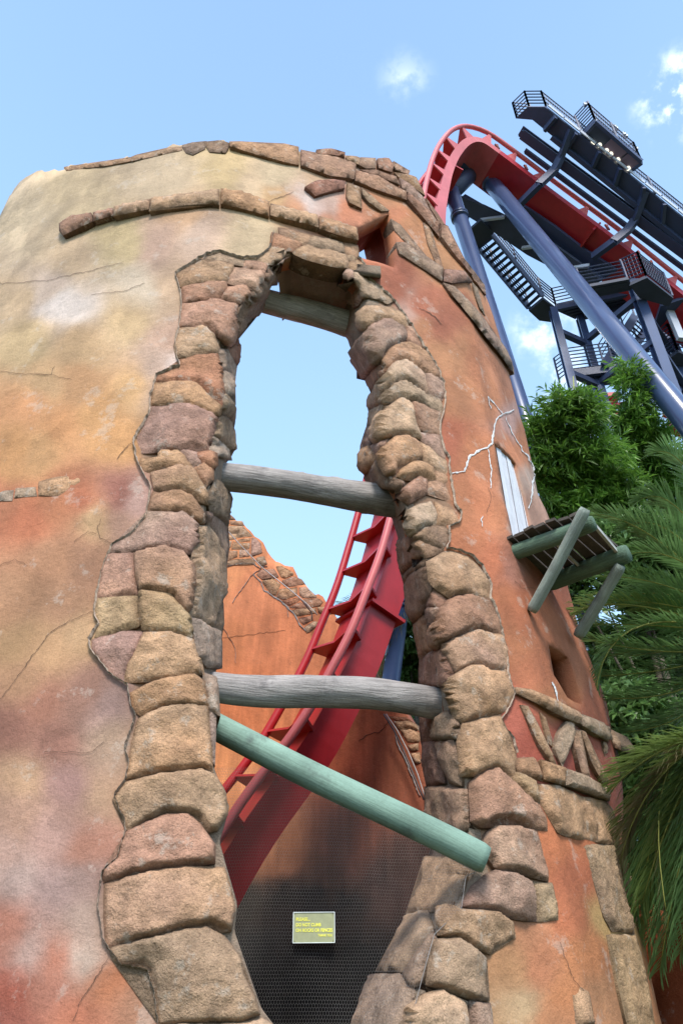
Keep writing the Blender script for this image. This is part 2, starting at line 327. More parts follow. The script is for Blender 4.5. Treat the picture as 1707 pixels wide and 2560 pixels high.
C_('''560,1450,226,148,90 620,1500,222,138,88 700,1600,216,132,82 560,1600,212,132,78 600,1750,202,118,64 900,1800,178,96,52 1000,1850,150,85,55 850,1900,160,82,46 950,2000,126,70,48 700,2150,124,80,52 850,2130,104,62,46 560,1900,178,118,70
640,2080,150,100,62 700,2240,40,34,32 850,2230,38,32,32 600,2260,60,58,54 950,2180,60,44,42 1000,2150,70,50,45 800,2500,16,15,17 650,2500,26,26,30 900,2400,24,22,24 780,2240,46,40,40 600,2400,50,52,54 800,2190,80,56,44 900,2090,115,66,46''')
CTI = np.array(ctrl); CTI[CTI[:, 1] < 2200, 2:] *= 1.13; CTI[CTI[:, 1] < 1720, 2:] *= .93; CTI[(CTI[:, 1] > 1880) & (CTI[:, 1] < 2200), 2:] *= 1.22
def paint(p, table, k=5.0, warp=34):
    px, py = proj(p); n1 = fbm(p, 1.1, 4, 5); n2 = fbm(p, 1.1, 4, 31); n3 = fbm(p, 3.2, 2, 51); px = px+n1*warp*1.6+n3*15; py = py+n2*warp*1.6-n3*13
    wsum = 0; c = 0
    for q in table:
        d = np.hypot(px-q[0], py-q[1])+14; wg = 1/d**k; wsum = wsum+wg; c = c+wg[:, None]*lin(q[2:5])[None]
    return dusty_warm(c/wsum[:, None])
ALB = .70
# outline of the rubble trim, where the plaster stops
ZONE = [(697, 569), (779, 590), (860, 607), (893, 643), (916, 669), (921, 699), (952, 722), (983, 750), (1020, 807), (1049, 849), (1064, 876), (1091, 918), (1107, 956), (1110, 992), (1106, 1034), (1096, 1068), (1102, 1113), (1118, 1148), (1121, 1191),
        (1127, 1235), (1133, 1262), (1147, 1289), (1140, 1310), (1118, 1319), (1120, 1352), (1112, 1374), (1147, 1379), (1175, 1393), (1202, 1418), (1221, 1458), (1224, 1495), (1246, 1549), (1253, 1591), (1263, 1650), (1268, 1699), (1281, 1736), (1266, 1773),
        (1246, 1801), (1259, 1827), (1277, 1847), (1287, 1885), (1290, 1900), (1343, 1957), (1345, 2008), (1363, 2043), (1366, 2079), (1342, 2073), (1358, 2139), (1380, 2221), (1391, 2303), (1282, 2314), (1233, 2379), (1216, 2429), (1227, 2505), (1243, 2600),
        (1200, 3200), (420, 3200), (400, 2600), (385, 2480), (370, 2425), (304, 2412), (271, 2369), (257, 2342), (244, 2261), (257, 2179), (293, 2147), (314, 2082), (314, 2055), (285, 1990), (312, 1952), (325, 1908), (312, 1864), (339, 1788), (328, 1766), (319, 1712), (286, 1695),
        (232, 1628), (228, 1601), (252, 1565), (237, 1529), (243, 1485), (263, 1404), (281, 1360), (330, 1333), (366, 1293), (371, 1262), (379, 1217), (357, 1181), (344, 1150), (337, 1103), (378, 1032), (378, 988), (395, 939), (450, 917), (439, 856),
        (450, 818), (455, 763), (450, 717), (439, 686), (483, 659), (516, 637), (548, 632), (609, 648), (650, 643), (677, 615), (683, 580)]
HOLE = [(738, 632), (794, 652), (866, 668)]+[(x+22, y) for x, y in RF[2:]]+[(x-22, y) for x, y in LF[::-1][:-3]]+[(700, 638)]
WIN1 = V2('T6', '782,525 860,487 965,440 988,510 1005,600 1000,740 900,708 790,675')
WIN2 = V2('U4', '230,1390 310,1435 390,1490 430,1600 480,1760 512,1888 450,1865 390,1830 340,1740 280,1640 250,1500')
WIN3 = [(1235, 1108), (1262, 1128), (1288, 1158), (1310, 1245), (1330, 1338), (1282, 1350), (1262, 1250), (1246, 1165)]
rim = [(-60, 590), (0, 536), (33, 500), (93, 448), (148, 424), (219, 412), (329, 393), (455, 365), (543, 353), (573, 360), (629, 364), (710, 367), (759, 384), (826, 382), (861, 391), (897, 400), (937, 402), (977, 410), (1022, 434), (1036, 449), (1055, 494), (1085, 537),
       (1116, 580), (1143, 643), (1171, 682), (1203, 722), (1225, 770)]
back = [(560, 1275), (570, 1281), (589, 1298), (607, 1302), (613, 1317), (634, 1341), (652, 1356), (701, 1409), (735, 1430), (770, 1471), (799, 1495), (836, 1533), (925, 1663), (945, 1702), (1017, 1792), (1042, 1811), (1052, 1841), (1060, 1960)]
def phiz(p): return np.arctan2(p[:, 1]-TCY, p[:, 0]-TCX), p[:, 2]
a = np.array(rim, float); ph, z = phiz(P(a[:, 0], a[:, 1])); k = np.argsort(ph); HT = [(ph[i], z[i]) for i in k]
a = np.array(back, float); ph, z = phiz(P(a[:, 0], a[:, 1], .25, True)); k = np.argsort(ph); HB = [(ph[i], z[i]) for i in k]
H = [(-math.pi, 12.1)]+[(HT[0][0]-.12, 12.3)]+HT+[(HT[-1][0]+.15, 10.5), (.25, 6.0)]+HB+[(HB[-1][0]+.1, 12.4), (2.6, 12.2), (math.pi, 12.1)]
Hx = np.array([h[0] for h in H]); Hz = np.array([h[1] for h in H]); o_ = np.argsort(Hx); Hx = Hx[o_]; Hz = Hz[o_]
def densify(poly, step, closed=True):
    r = []; n = len(poly)
    for i in range(n if closed else n-1):
        a, b = poly[i], poly[(i+1) % n]; m = max(1, int(math.hypot(b[0]-a[0], b[1]-a[1])/step))
        r += [(a[0]+(b[0]-a[0])*j/m, a[1]+(b[1]-a[1])*j/m) for j in range(m)]
    return r
def to_sz(poly, stepm=.06, jit=0):
    a = np.array(densify(poly, 12), float); p = P(a[:, 0], a[:, 1]); ph, z = phiz(p)
    q = [(float(s)*TR, float(t)) for s, t in zip(ph, z)]
    r = [q[0]]
    for v in q[1:]:
        if math.hypot(v[0]-r[-1][0], v[1]-r[-1][1]) > stepm*.6: r.append(v)
    return r
def clipz(poly): return [(s, max(z, -.2+.0001*i)) for i, (s, z) in enumerate(poly)]
loops = [clipz(to_sz(HOLE)), clipz(to_sz(ZONE)), to_sz(WIN1), to_sz(WIN2), to_sz(WIN3)]
pts, edges = [], []
def addloop(l):
    b = len(pts); pts.extend(l); n = len(l); edges.extend([(b+i, b+(i+1) % n) for i in range(n)])
top = []
s = -math.pi*TR
while s < math.pi*TR:
    hz_ = float(np.interp(s/TR, Hx, Hz)); jag = .05*math.sin(s*7.3)+.04*math.sin(s*17.1+1)+random.uniform(-.05, .05); top.append((s, hz_+jag*(1 if abs(s/TR) < 3 else 0))); s += .11
top.append((math.pi*TR, float(Hz[-1])))
outer = [(-math.pi*TR, -.5)]+top+[(math.pi*TR, -.5)]
addloop(outer)
for l in loops: addloop(l)
G = .068
rng_ = np.random.default_rng(3)
ss = np.arange(-math.pi*TR+.1, math.pi*TR-.05, G); zz = np.arange(-.4, 13.2, G)
gs, gz = np.meshgrid(ss, zz); gs = gs.ravel()+rng_.uniform(-.02, .02, gs.size); gz = gz.ravel()+rng_.uniform(-.02, .02, gz.size)
keep = gz < np.interp(gs/TR, Hx, Hz)-.13
coarse = (gs/TR > 0) | (gs/TR < -2.75)
keep &= (~coarse) | (rng_.random(gs.size) < .22)
for l in loops: keep &= distpoly(gs, gz, l) > .04
keep &= ~inpoly(gs, gz, loops[0])
for l in loops[2:]: keep &= ~inpoly(gs, gz, l)
# grid close under the rim line thins itself
pts += list(zip(gs[keep].tolist(), gz[keep].tolist()))
rv, re_, rf_, _, _, _ = delaunay_2d_cdt([Vector(p) for p in pts], edges, [], 0, 1e-5, False)
sv = np.array([(v.x, v.y) for v in rv]); tf = np.array([f for f in rf_ if len(f) == 3])
cen = sv[tf].mean(1)
ok = inpoly(cen[:, 0], cen[:, 1], outer)
for l in (loops[0], *loops[2:]): ok &= ~inpoly(cen[:, 0], cen[:, 1], l)
tf = tf[ok]
phv = sv[:, 0]/TR; zv = sv[:, 1]
inz = inpoly(sv[:, 0], sv[:, 1], loops[1]) & (distpoly(sv[:, 0], sv[:, 1], loops[1]) > .015)
base = np.stack([TCX+TR*np.cos(phv), TCY+TR*np.sin(phv), zv], -1)
relief = .03*fbm(base, .9, 3, 2)+.012*fbm(base, 4, 3, 9)
ro = rad(phv, zv)+relief-np.where(inz, .02, 0)
ri = rad(phv, zv)-.25+.02*fbm(base, 1.2, 3, 77)
Vo = np.stack([TCX+ro*np.cos(phv), TCY+ro*np.sin(phv), zv], -1); Vi = np.stack([TCX+ri*np.cos(phv), TCY+ri*np.sin(phv), zv], -1)
nv = len(sv)
ec = {}
for f in tf:
    for i in range(3):
        e = (int(f[i]), int(f[(i+1) % 3])); kk = (min(e), max(e)); ec[kk] = None if kk in ec else e
sides = [(e[1], e[0], e[0]+nv, e[1]+nv) for e in ec.values() if e]
co = paint(Vo, CT)*ALB; co[inz] = lin((168, 132, 106))*ALB
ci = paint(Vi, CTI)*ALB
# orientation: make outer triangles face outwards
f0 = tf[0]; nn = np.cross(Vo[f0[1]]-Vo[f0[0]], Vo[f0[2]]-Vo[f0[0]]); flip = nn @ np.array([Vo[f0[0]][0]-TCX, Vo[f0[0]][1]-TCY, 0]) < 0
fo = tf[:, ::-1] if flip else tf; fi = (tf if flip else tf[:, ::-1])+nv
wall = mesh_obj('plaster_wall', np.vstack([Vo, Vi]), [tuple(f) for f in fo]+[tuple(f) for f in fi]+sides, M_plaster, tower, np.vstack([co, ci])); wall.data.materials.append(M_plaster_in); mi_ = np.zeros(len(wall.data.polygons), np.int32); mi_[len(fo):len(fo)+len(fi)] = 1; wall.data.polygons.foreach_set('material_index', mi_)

# deep reveals of the two small windows and of the head of the breach
def reveal(name, loop_px, depth, col, closed=True, direction=None, closeback=False):
    a = np.array(densify(loop_px, 8, closed)+([] if closed else [loop_px[-1]]), float)
    p0, n0 = Pn(a[:, 0], a[:, 1], zero); p0 = P(a[:, 0], a[:, 1], .12)
    rr = p0-np.array([TCX, TCY, 0]); rr[:, 2] = 0; rr /= np.linalg.norm(rr, axis=1)[:, None]
    d = -rr if direction is None else np.array(direction)[None].repeat(len(p0), 0)
    K = 7; V = np.vstack([p0+d*depth*j/K for j in range(K+1)]); V += (fbm(V, 3, 3, 5)*.018)[:, None]; n = len(p0)
    F = [(j*n+i, j*n+(i+1) % n, (j+1)*n+(i+1) % n, (j+1)*n+i) for j in range(K) for i in range(n if closed else n-1)]
    if closeback: F.append(tuple(range(K*n, K*n+n)))
    c = (lin(col)*ALB)[None]*(1+.12*fbm(V, 2, 3, 8))[:, None]
    return mesh_obj(name, V, F, M_plaster, tower, c)
tag(reveal('window_opening', WIN1, .68, (178, 92, 68)), 'small open upper window with red plastered reveal')
tag(reveal('window_opening', WIN2, .6, (150, 82, 60), closeback=True), 'blind lower window niche with dark red reveal')
reveal('breach_soffit', [(690, 650), (720, 631), (738, 634), (794, 654), (868, 670), (900, 716), (915, 760)], .95, (214, 176, 160), closed=False, direction=(0.02, 1, 0))

# joints behind the rubble of the reveals
def jamb(side):
    ys = np.arange(655, 2900, 14.0); K = 9; rows = []
    for y in ys:
        f, e = (xat(LF, y), xat(LE, y)) if side == 'L' else (xat(RF, y), xat(RE, y))
        a = f-30 if side == 'L' else f+30; b = e-5 if side == 'L' else e+5
        xs_ = np.linspace(a, b, K); rows.append(np.stack([xs_, np.full(K, y)], -1))
    a = np.vstack(rows); p, n = Pn(a[:, 0], a[:, 1], inset); p = p-n*.012
    # far edge turns back into the wall so that the jamb is solid
    m = len(ys); F = [(i*K+j, i*K+j+1, (i+1)*K+j+1, (i+1)*K+j) for i in range(m-1) for j in range(K-1)]
    last = p.reshape(m, K, 3)[:, -1]; bk = last+np.array([-.45 if side == 'L' else .45, .05, 0]); b0 = len(p)
    F += [(i*K+K-1, b0+i, b0+i+1, (i+1)*K+K-1) for i in range(m-1)]
    mesh_obj('jamb_core', np.vstack([p, bk]), F, M_mortar, tower)
jamb('L'); jamb('R')

PAL = dict(oc=(206, 160, 116), br=(184, 134, 110), gy=(190, 176, 168), tn=(218, 176, 134), pk=(206, 156, 132), yl=(216, 188, 140), rd=(192, 120, 90), dk=(136, 114, 102), mv=(190, 150, 142), lt=(226, 198, 170), wt=(222, 212, 202), pl=(212, 164, 124), gt=(188, 164, 138))
stone_n = [0]
def chaikin(poly, n=1):
    for _ in range(n):
        r = []
        for i in range(len(poly)):
            a, b = poly[i], poly[(i+1) % len(poly)]
            r += [(a[0]*.88+b[0]*.12, a[1]*.88+b[1]*.12), (a[0]*.12+b[0]*.88, a[1]*.12+b[1]*.88)]
        poly = r
    return poly
def stone(view, s, col, bulge=.11, insf=inset, far=False, name='stone', step=7.5, edge=.014, thick=.22, parent=None, sink=.0, label=None, rough=1.0, gap=0, flat=False, grow=None):
    if grow is None: grow = 0 if flat else 3.6
    poly = V2(view, s) if isinstance(s, str) else s
    seed = stone_n[0] = stone_n[0]+1
    rs = random.Random(seed)
    cxp = sum(p[0] for p in poly)/len(poly); cyp = sum(p[1] for p in poly)/len(poly)
    if grow:
        ar = sum(poly[i-1][0]*poly[i][1]-poly[i][0]*poly[i-1][1] for i in range(len(poly))); sg = 1 if ar > 0 else -1; q_ = []
        for i in range(len(poly)):
            a, b, c = poly[i-1], poly[i], poly[(i+1) % len(poly)]; e1 = (b[0]-a[0], b[1]-a[1]); e2 = (c[0]-b[0], c[1]-b[1]); l1 = math.hypot(*e1)+1e-6; l2 = math.hypot(*e2)+1e-6
            nx = sg*(e1[1]/l1+e2[1]/l2); ny = -sg*(e1[0]/l1+e2[0]/l2); nl = math.hypot(nx, ny)+1e-6; m_ = grow/max(nl/2, .6); q_.append((b[0]+nx/nl*m_, b[1]+ny/nl*m_))
        poly = q_
    bd = densify(poly, step)
    b = np.array(bd); b = b+np.stack([vnoise(np.stack([b[:, 0]*.07, b[:, 1]*.07, b[:, 0]*0+seed], -1)), vnoise(np.stack([b[:, 0]*.07, b[:, 1]*.07, b[:, 0]*0+seed+50], -1))], -1)*(.5 if flat else 1.8)
    dc = b-np.array([[cxp, cyp]]); b = b-dc/(np.linalg.norm(dc, axis=1)[:, None]+1e-6)*gap
    x0, y0 = b.min(0); x1, y1 = b.max(0)
    gx, gy = np.meshgrid(np.arange(x0, x1, step), np.arange(y0, y1, step*.87)); gx = gx+(np.arange(gx.shape[0]) % 2)[:, None]*step/2
    gx = gx.ravel(); gy = gy.ravel(); bl = [tuple(q) for q in b]
    kk = inpoly(gx, gy, bl) & (distpoly(gx, gy, bl) > step*.55); q = np.stack([gx[kk], gy[kk]], -1)
    # a second ring close to the border gives a rolled edge
    allp = np.vstack([b, q]); n = len(b)
    rv, _, rf2, _, _, _ = delaunay_2d_cdt([Vector(p) for p in allp], [(i, (i+1) % n) for i in range(n)], [], 1, 1e-4, False)
    A = np.array([(v.x, v.y) for v in rv]); F = [f for f in rf2]
    p, nr = Pn(A[:, 0], A[:, 1], insf, far)
    dpx = distpoly(A[:, 0], A[:, 1], bl)
    tt = np.linalg.norm(p-np.array([0, 0, EYE]), axis=1); dm = dpx*tt/FPX
    b0_ = .78 if flat else .34
    prof = b0_+(1-b0_)*(1-np.exp(-(dm/edge)**1.15)); prof = np.where(dm < .003, b0_*.8, prof)
    # chiselled faces: the lowest of a handful of tilted planes
    uu = (A-np.array([[(x0+x1)/2, (y0+y1)/2]]))/np.array([[(x1-x0)/2+1, (y1-y0)/2+1]]); face = np.ones(len(A)); a0_ = rs.uniform(0, 6.28); kf = rs.choice((3, 4, 5))
    for kk_ in range(kf):
        an = a0_+6.283*kk_/kf+rs.uniform(-.5, .5); face = np.minimum(face, rs.uniform(1.02, 1.3)-rs.uniform(.12, .60)*(uu[:, 0]*math.cos(an)+uu[:, 1]*math.sin(an)))
    if flat: face = .9+.1*face
    # broad facets so that every block catches the light differently
    ca, sa = rs.uniform(-1, 1), rs.uniform(-1, 1); R = max(x1-x0, y1-y0)/2
    tilt = .22*(ca*(A[:, 0]-cxp)+sa*(A[:, 1]-cyp))/R
    rid = 1-np.abs(fbm(p, 3.2, 3, seed))*2
    if insf is inset:
        zd = np.clip(distpoly(A[:, 0], A[:, 1], ZONE)/80, 0, 1); bulge = bulge*(.42+.58*zd*zd*(3-2*zd))
    h = bulge*(.58 if flat else .56)*prof*(1+tilt*.6)*face*(1+.16*fbm(p, 2.2, 2, seed+9))+rough*prof*(.018*fbm(p, 8, 3, seed+3)+.022*(rid-.5))
    h = h-sink*(1-prof)
    pos = p+nr*h[:, None]
    base = lin(np.array(PAL[col])*.76+np.array((212, 168, 132))*.24)*ALB*1.16
    b2 = lin(PAL[rs.choice(['oc', 'pk', 'mv', 'gt', 'tn', 'lt'])])*ALB*1.16
    mixf = np.clip(.26+.6*fbm(p, 1.6, 4, seed+21), 0, .6)[:, None]
    c = base[None]*(1-mixf)+b2[None]*mixf; c = c*(1+rs.uniform(-.08, .10))*(1+.16*fbm(p, 9, 3, seed+40))[:, None]
    # dirt collects in the joints
    c = dusty_warm(c*(.60+.40*np.clip((dm-.008)/.022, 0, 1))[:, None])
    # skirt down into the wall; boundary edges in order
    m = len(A); cnt = {}
    for f in F:
        for i in range(len(f)):
            e = (f[i], f[(i+1) % len(f)]); kq = (min(e), max(e)); cnt[kq] = None if kq in cnt else e
    back_ = p-nr*(thick); es = [e for e in cnt.values() if e]; bi = sorted({i for e in es for i in e}); ix = {v: m+k for k, v in enumerate(bi)}; nb2 = len(bi)
    V = np.vstack([pos, pos[bi], back_[bi]]); Cc = np.vstack([c, c[bi]*.8, c[bi]*.5])
    F2 = [tuple(f) for f in F]+[(ix[e[1]], ix[e[0]], ix[e[0]]+nb2, ix[e[1]]+nb2) for e in es]
    o = mesh_obj(name, V, F2, M_stone, parent or tower, Cc)
    if label: o['label'] = label
    return o
def many(view, block, bulge=.11, **kw):
    for ln in block.strip().splitlines():
        ln = ln.strip()
        if not ln: continue
        c, s = ln.split(' ', 1); b = bulge
        if ':' in c: c, b = c.split(':'); b = float(b)
        stone(view, s, c, b, **kw)
many('R1', '''
oc 815,650 925,588 1060,607 1062,625 1030,683 940,688 870,703 820,703
pk 1065,622 1190,637 1205,670 1160,720 1120,702 1042,690 1045,660
rd 835,708 940,695 1028,692 1032,712 998,763 920,773 842,780
pk 1040,714 1125,710 1145,745 1110,785 1080,780 1008,768
pk:.14 828,787 1000,774 1080,787 1065,850 1060,930 1045,985 990,930 950,890 880,888 822,890
tn:.13 820,902 930,895 975,935 990,980 985,1010 900,1013 850,1033 810,1030 800,980
rd:.13 825,1045 900,1022 985,1020 1005,1080 1015,1180 1005,1240 900,1140 830,1138 715,1138 722,1115 815,1080
oc:.12 708,1148 860,1142 900,1155 1005,1255 1000,1290 960,1290 860,1248 695,1248
mv:.14 692,1258 860,1252 970,1290 985,1312 960,1370 950,1450 870,1432 800,1455 650,1460 620,1415 660,1350
gt:.06 945,568 1000,555 1110,585 1105,608 1060,600 945,583
pk:.07 1110,590 1220,603 1200,640 1110,615
dk 1095,800 1145,745 1205,682 1240,655 1190,800 1120,870 1085,930 1070,880
''')
many('T1', '''
gt:.08 310,545 450,575 400,660 320,708 180,680 170,640 290,580
rd:.08 320,412 470,442 610,520 500,588 460,573 300,518 310,440
tn:.08 385,360 690,432 670,488 620,518 500,448 400,408
gt:.08 720,440 1000,502 1030,608 680,510 690,460
tn:.11 520,592 670,522 1030,622 1060,700 1050,745 960,740 760,690 640,660 540,612
yl:.05 1040,622 1090,627 1140,670 1110,675 1050,655
pl:.05 1010,502 1140,532 1155,640 1100,640 1040,610
tn:.07 1055,702 1150,682 1240,742 1255,860 1180,812 1080,752
gt:.10 1100,780 1180,820 1260,870 1380,950 1500,1060 1440,1088 1300,1028 1200,1040 1140,930
gy:.06 1000,850 1060,750 1100,790 1140,940 1190,1040 1150,1110 1110,1130 975,980
dk:.08 240,880 250,940 205,1060 200,1150 60,1290 0,1370 80,1200 130,1010 180,960
br:.07 235,800 330,740 300,840 250,900
gy:.05 420,670 350,900 260,915 330,760
''')
many('T2', '''
rd:.07 930,380 1000,350 1030,440 1015,640 985,700 920,580 885,500 930,450
gy:.07 755,492 860,502 920,592 985,712 970,895 940,850 880,780 770,740 760,600
gy:.08 790,762 880,784 940,862 955,950 970,1188 900,1108 820,1010 800,900
gt:.08 822,1052 900,1132 965,1232 970,1300 948,1515 900,1400 830,1348 820,1200
gt:.09 802,1362 850,1372 910,1452 950,1560 955,1780 920,1855 800,1698 670,1598 720,1450
gy:.06 660,1622 780,1702 880,1792 915,1920 730,1878 650,1800
rd 490,1852 650,1842 720,1862 720,2000 680,2048 560,1978 492,1930
br 405,2082 560,1992 680,2062 680,2180 590,2288 482,2130
mv:.09 245,1812 480,1852 490,1930 555,1988 400,2078 330,1900
oc:.09 0,1832 220,1822 325,1902 400,2050 300,2040 100,2000 0,2030
''')
many('T3', '''
gt:.09 545,150 600,0 650,20 700,80 750,160 755,210 735,330 720,478 640,428 542,338 530,230
mv:.08 485,360 540,352 640,442 720,512 740,690 715,928 680,800 640,728 580,598 512,498
lt:.14 392,502 510,502 578,620 640,742 700,862 705,1000 670,1250 622,1318 590,1500 560,1608 450,1538 325,1478 340,1300 370,1050 352,900
gy:.10 332,1502 560,1622 620,1642 650,1760 655,2040 500,2030 410,1900 392,1700
gt:.06 622,1342 660,1312 680,1560 655,1700 592,1620 592,1500
gy:.08 470,2120 600,2150 612,2352 640,2560 540,2500 480,2200
''')
many('R4', '''
oc:.10 778,2 950,-8 1060,22 1100,92 1108,138 1000,35 900,38 800,58
tn:.13 852,82 1000,42 1082,62 1155,180 1160,250 1080,202 1010,170 870,175
oc:.12 862,187 1010,182 1080,217 1140,310 1130,360 1050,300 940,285 832,283
mv:.13 832,297 1030,302 1100,362 1090,480 1065,530 960,493 750,513 632,513 642,477 740,432 820,342
pk:.10 612,532 740,532 755,640 765,748 650,763 552,763 572,640
oc:.16 757,522 930,497 1020,520 1080,600 1078,700 1065,830 1040,860 980,770 880,738 792,735 767,650
yl:.10 552,782 770,772 775,930 650,968 522,1008 562,930 537,850
yl:.14 790,747 950,747 990,800 1050,872 1080,990 900,963 800,953 785,860
mv:.10 522,1012 700,967 800,972 760,1080 705,1180 690,1238 620,1198 560,1120 517,1060
tn:.15 807,977 960,977 1080,1012 1112,1130 1132,1200 1050,1198 960,1228 850,1238 705,1238 722,1150
oc:.15 737,1312 860,1252 1000,1217 1090,1207 1140,1252 1165,1388 1050,1378 900,1398 790,1433 752,1400
gy:.05 1172,1402 1208,1362 1200,1700 1180,1650 1168,1450
''')
many('R7', '''
oc:.17 612,120 642,0 682,-28 830,-68 955,-68 965,40 970,120 975,238 930,223 800,238 680,253 587,268 602,180
tn:.19 582,292 700,267 820,247 930,237 990,262 1035,342 1045,440 1000,508 970,518 920,448 860,428 760,428 660,478 587,503 562,430 527,370
pk:.19 587,522 660,483 760,443 870,438 920,482 985,580 985,658 860,668 700,688 482,743 477,702 547,640 562,570
tn:.21 487,762 700,702 860,682 1030,687 1052,760 1080,870 1060,968 960,933 860,953 700,998 540,1033 497,1048 482,900
gt:.20 512,1052 700,1012 860,967 950,957 1030,1002 1100,1092 1120,1180 1170,1290 1190,1360 1100,1395 900,1395 740,1400 722,1250 702,1150 660,1112 562,1130 522,1100
lt:.18 730,1410 900,1402 1100,1402 1200,1378 1250,1402 1290,1560 1200,1640 740,1640
''')
many('T4', '''
tn:.12 200,30 270,-40 420,-60 560,-30 700,20 740,90 758,168 700,158 560,78 480,93 380,108 330,158 270,218 212,200
mv:.17 352,152 480,102 560,92 700,167 730,220 735,300 640,353 560,388 490,440 440,578 290,738 200,600 132,440 190,372 300,222
pk:.08 722,172 800,182 890,330 898,378 780,343 742,300 737,220
oc:.15 562,402 640,372 760,352 880,392 960,462 1050,600 1108,718 1080,728 920,658 800,598 740,538 700,548 600,568 522,658 452,600 482,480
br:.10 440,602 510,672 480,780 400,868 360,898 340,830 302,742 380,642
lt:.17 532,662 600,582 700,557 790,582 880,652 935,702 940,790 965,880 1000,958 860,868 700,788 620,798 540,848 490,938 460,1028 342,1098 327,1030 342,960 450,852 512,722
mv:.09 942,702 1000,692 1100,752 1145,802 1150,900 1130,978 1060,928 980,898 952,800
gt:.14 552,852 640,797 720,802 900,912 1000,972 1100,992 1133,1042 1128,1128 1020,1068 860,1018 740,978 650,968 560,1008 470,1080 480,1000 502,930
gt:.08 452,1042 560,1012 500,1100 440,1198 390,1268 322,1278 347,1110
lt:.17 462,1182 560,1062 640,1002 720,987 790,1072 790,1150 830,1270 880,1370 898,1428 730,1388 590,1388 480,1428 402,1473 352,1420 392,1290
br:.11 772,1012 860,1032 1128,1142 1110,1220 1100,1290 1108,1378 990,1348 880,1308 832,1240 802,1150 802,1070
mv:.09 882,1362 1108,1392 1130,1500 1180,1600 1193,1658 1080,1598 980,1498 902,1430
gt:.08 322,1292 390,1282 352,1400 360,1438 262,1508 217,1648 252,1480
oc:.10 332,1512 420,1602 400,1678 292,1808 212,1738 217,1650 262,1532
oc:.17 592,1422 730,1412 870,1472 900,1640 870,1678 760,1688 620,1738 590,1850 520,1798 442,1620 482,1540 562,1460
oc:.09 882,1472 980,1512 1080,1612 1188,1682 1203,1828 1110,1788 1020,1738 922,1658
oc:.16 662,1792 780,1702 900,1692 1020,1752 1058,1888 930,1848 800,1858 700,1878 642,1840
tn:.07 1032,1762 1198,1842 1208,1898 1120,1918 1062,1888
dk:.08 422,1642 500,1782 590,1882 700,1922 680,1988 500,1968 332,1938 282,1850 400,1702
mv:.06 392,1482 520,1440 450,1570 425,1620 345,1512
pk:.13 742,1962 860,1872 940,1882 958,1902 960,2038 840,2078 750,2148 692,2098 692,2000
oc:.10 967,1902 1100,1912 1220,1992 1248,2128 1130,2058 1040,2038 967,2038
''')
many('T5', '''
lt:.14 225,60 240,0 340,-60 460,-90 520,20 520,118 400,148 330,188 290,248 257,200
tn:.10 522,-80 700,0 768,108 700,138 600,123 530,118
dk:.11 402,162 560,142 640,162 640,280 610,378 480,338 402,308 302,260
dk:.07 292,282 400,322 480,352 600,402 500,438 412,458 332,380 292,310
br:.09 152,292 250,242 290,332 380,450 280,538 182,608 162,500
dk:.05 192,642 300,562 420,482 400,548 300,598 232,698 217,758
br:.09 412,552 450,680 480,768 440,858 412,940 372,1058 312,1128 247,1010 222,760 262,662 332,602
oc:.17 432,522 600,422 700,402 820,452 930,532 1010,642 1060,760 1060,878 960,868 830,838 700,848 650,878 600,838 502,778 472,700
br:.05 442,948 472,852 512,812 580,832 623,900 580,948
dk:.04 422,1002 452,982 548,987 530,1080 480,1188 432,1060
br:.17 562,992 640,912 720,862 830,857 1060,897 1100,1002 1158,1100 1168,1238 1060,1218 930,1188 830,1208 700,1268 612,1308 560,1378 512,1378 487,1230 542,1090
br:.08 312,1142 400,1062 438,1100 478,1240 500,1378 430,1438 372,1488 347,1350
tn:.17 612,1352 700,1292 930,1212 1080,1242 1178,1262 1230,1402 1233,1588 1140,1598 960,1558 870,1558 780,1598 712,1618 652,1480 602,1392
br:.08 372,1502 480,1432 590,1402 640,1502 688,1640 650,1758 520,1758 367,1740
oc:.19 682,1692 750,1622 850,1572 950,1582 1060,1622 1230,1612 1270,1722 1298,1850 1230,1998 1180,2038 1060,2038 900,2098 780,2138 722,2080 682,1950 652,1800
gt:.10 522,2102 640,2022 690,2082 738,2160 738,2298 620,2308 512,2298
br:.05 372,2000 480,2060 510,2110 505,2330 392,2352 376,2120
''')
many('R8', '''
tn:.19 547,100 557,27 640,2 725,-18 740,32 775,82 798,170 790,268 740,238 690,218 600,258 567,258 562,180
gt:.10 442,102 520,97 550,170 558,298 510,288 482,220 452,150
br:.07 382,97 440,104 480,288 402,298 387,200
gt:.09 397,312 470,307 575,322 580,400 585,478 560,528 480,488 400,440
pk:.20 587,292 650,237 700,227 770,282 830,342 900,392 930,442 938,503 850,493 750,448 680,458 630,488 592,468 592,380
pk:.18 662,522 700,492 790,492 890,512 920,600 943,690 938,733 860,713 780,688 702,678 652,600
mv:.19 602,772 660,712 700,692 780,707 850,742 888,918 790,908 700,868 620,858 557,858
yl:.12 872,747 960,752 980,830 988,913 900,918
gt:.08 392,632 500,632 578,692 560,780 480,868 400,868 312,888 382,760
tn:.19 462,892 560,872 700,882 780,932 790,988 700,1028 680,1068 600,1038 520,988 452,988
gt:.20 432,1012 530,1002 600,1052 660,1092 655,1200 670,1278 600,1278 520,1248 460,1228 392,1208 402,1100
gt:.08 312,902 400,882 420,960 340,1058 290,1148 172,1148 242,1050
dk:.05 342,1082 430,972 440,1010 390,1080 370,1198 332,1228 292,1160
gy:.08 142,1172 270,1167 310,1232 338,1242 300,1390 290,1500 40,1500 62,1400
lt:.20 312,1332 370,1262 450,1237 570,1292 580,1600 260,1600
mv:.18 587,1292 680,1302 700,1600 587,1600
''')
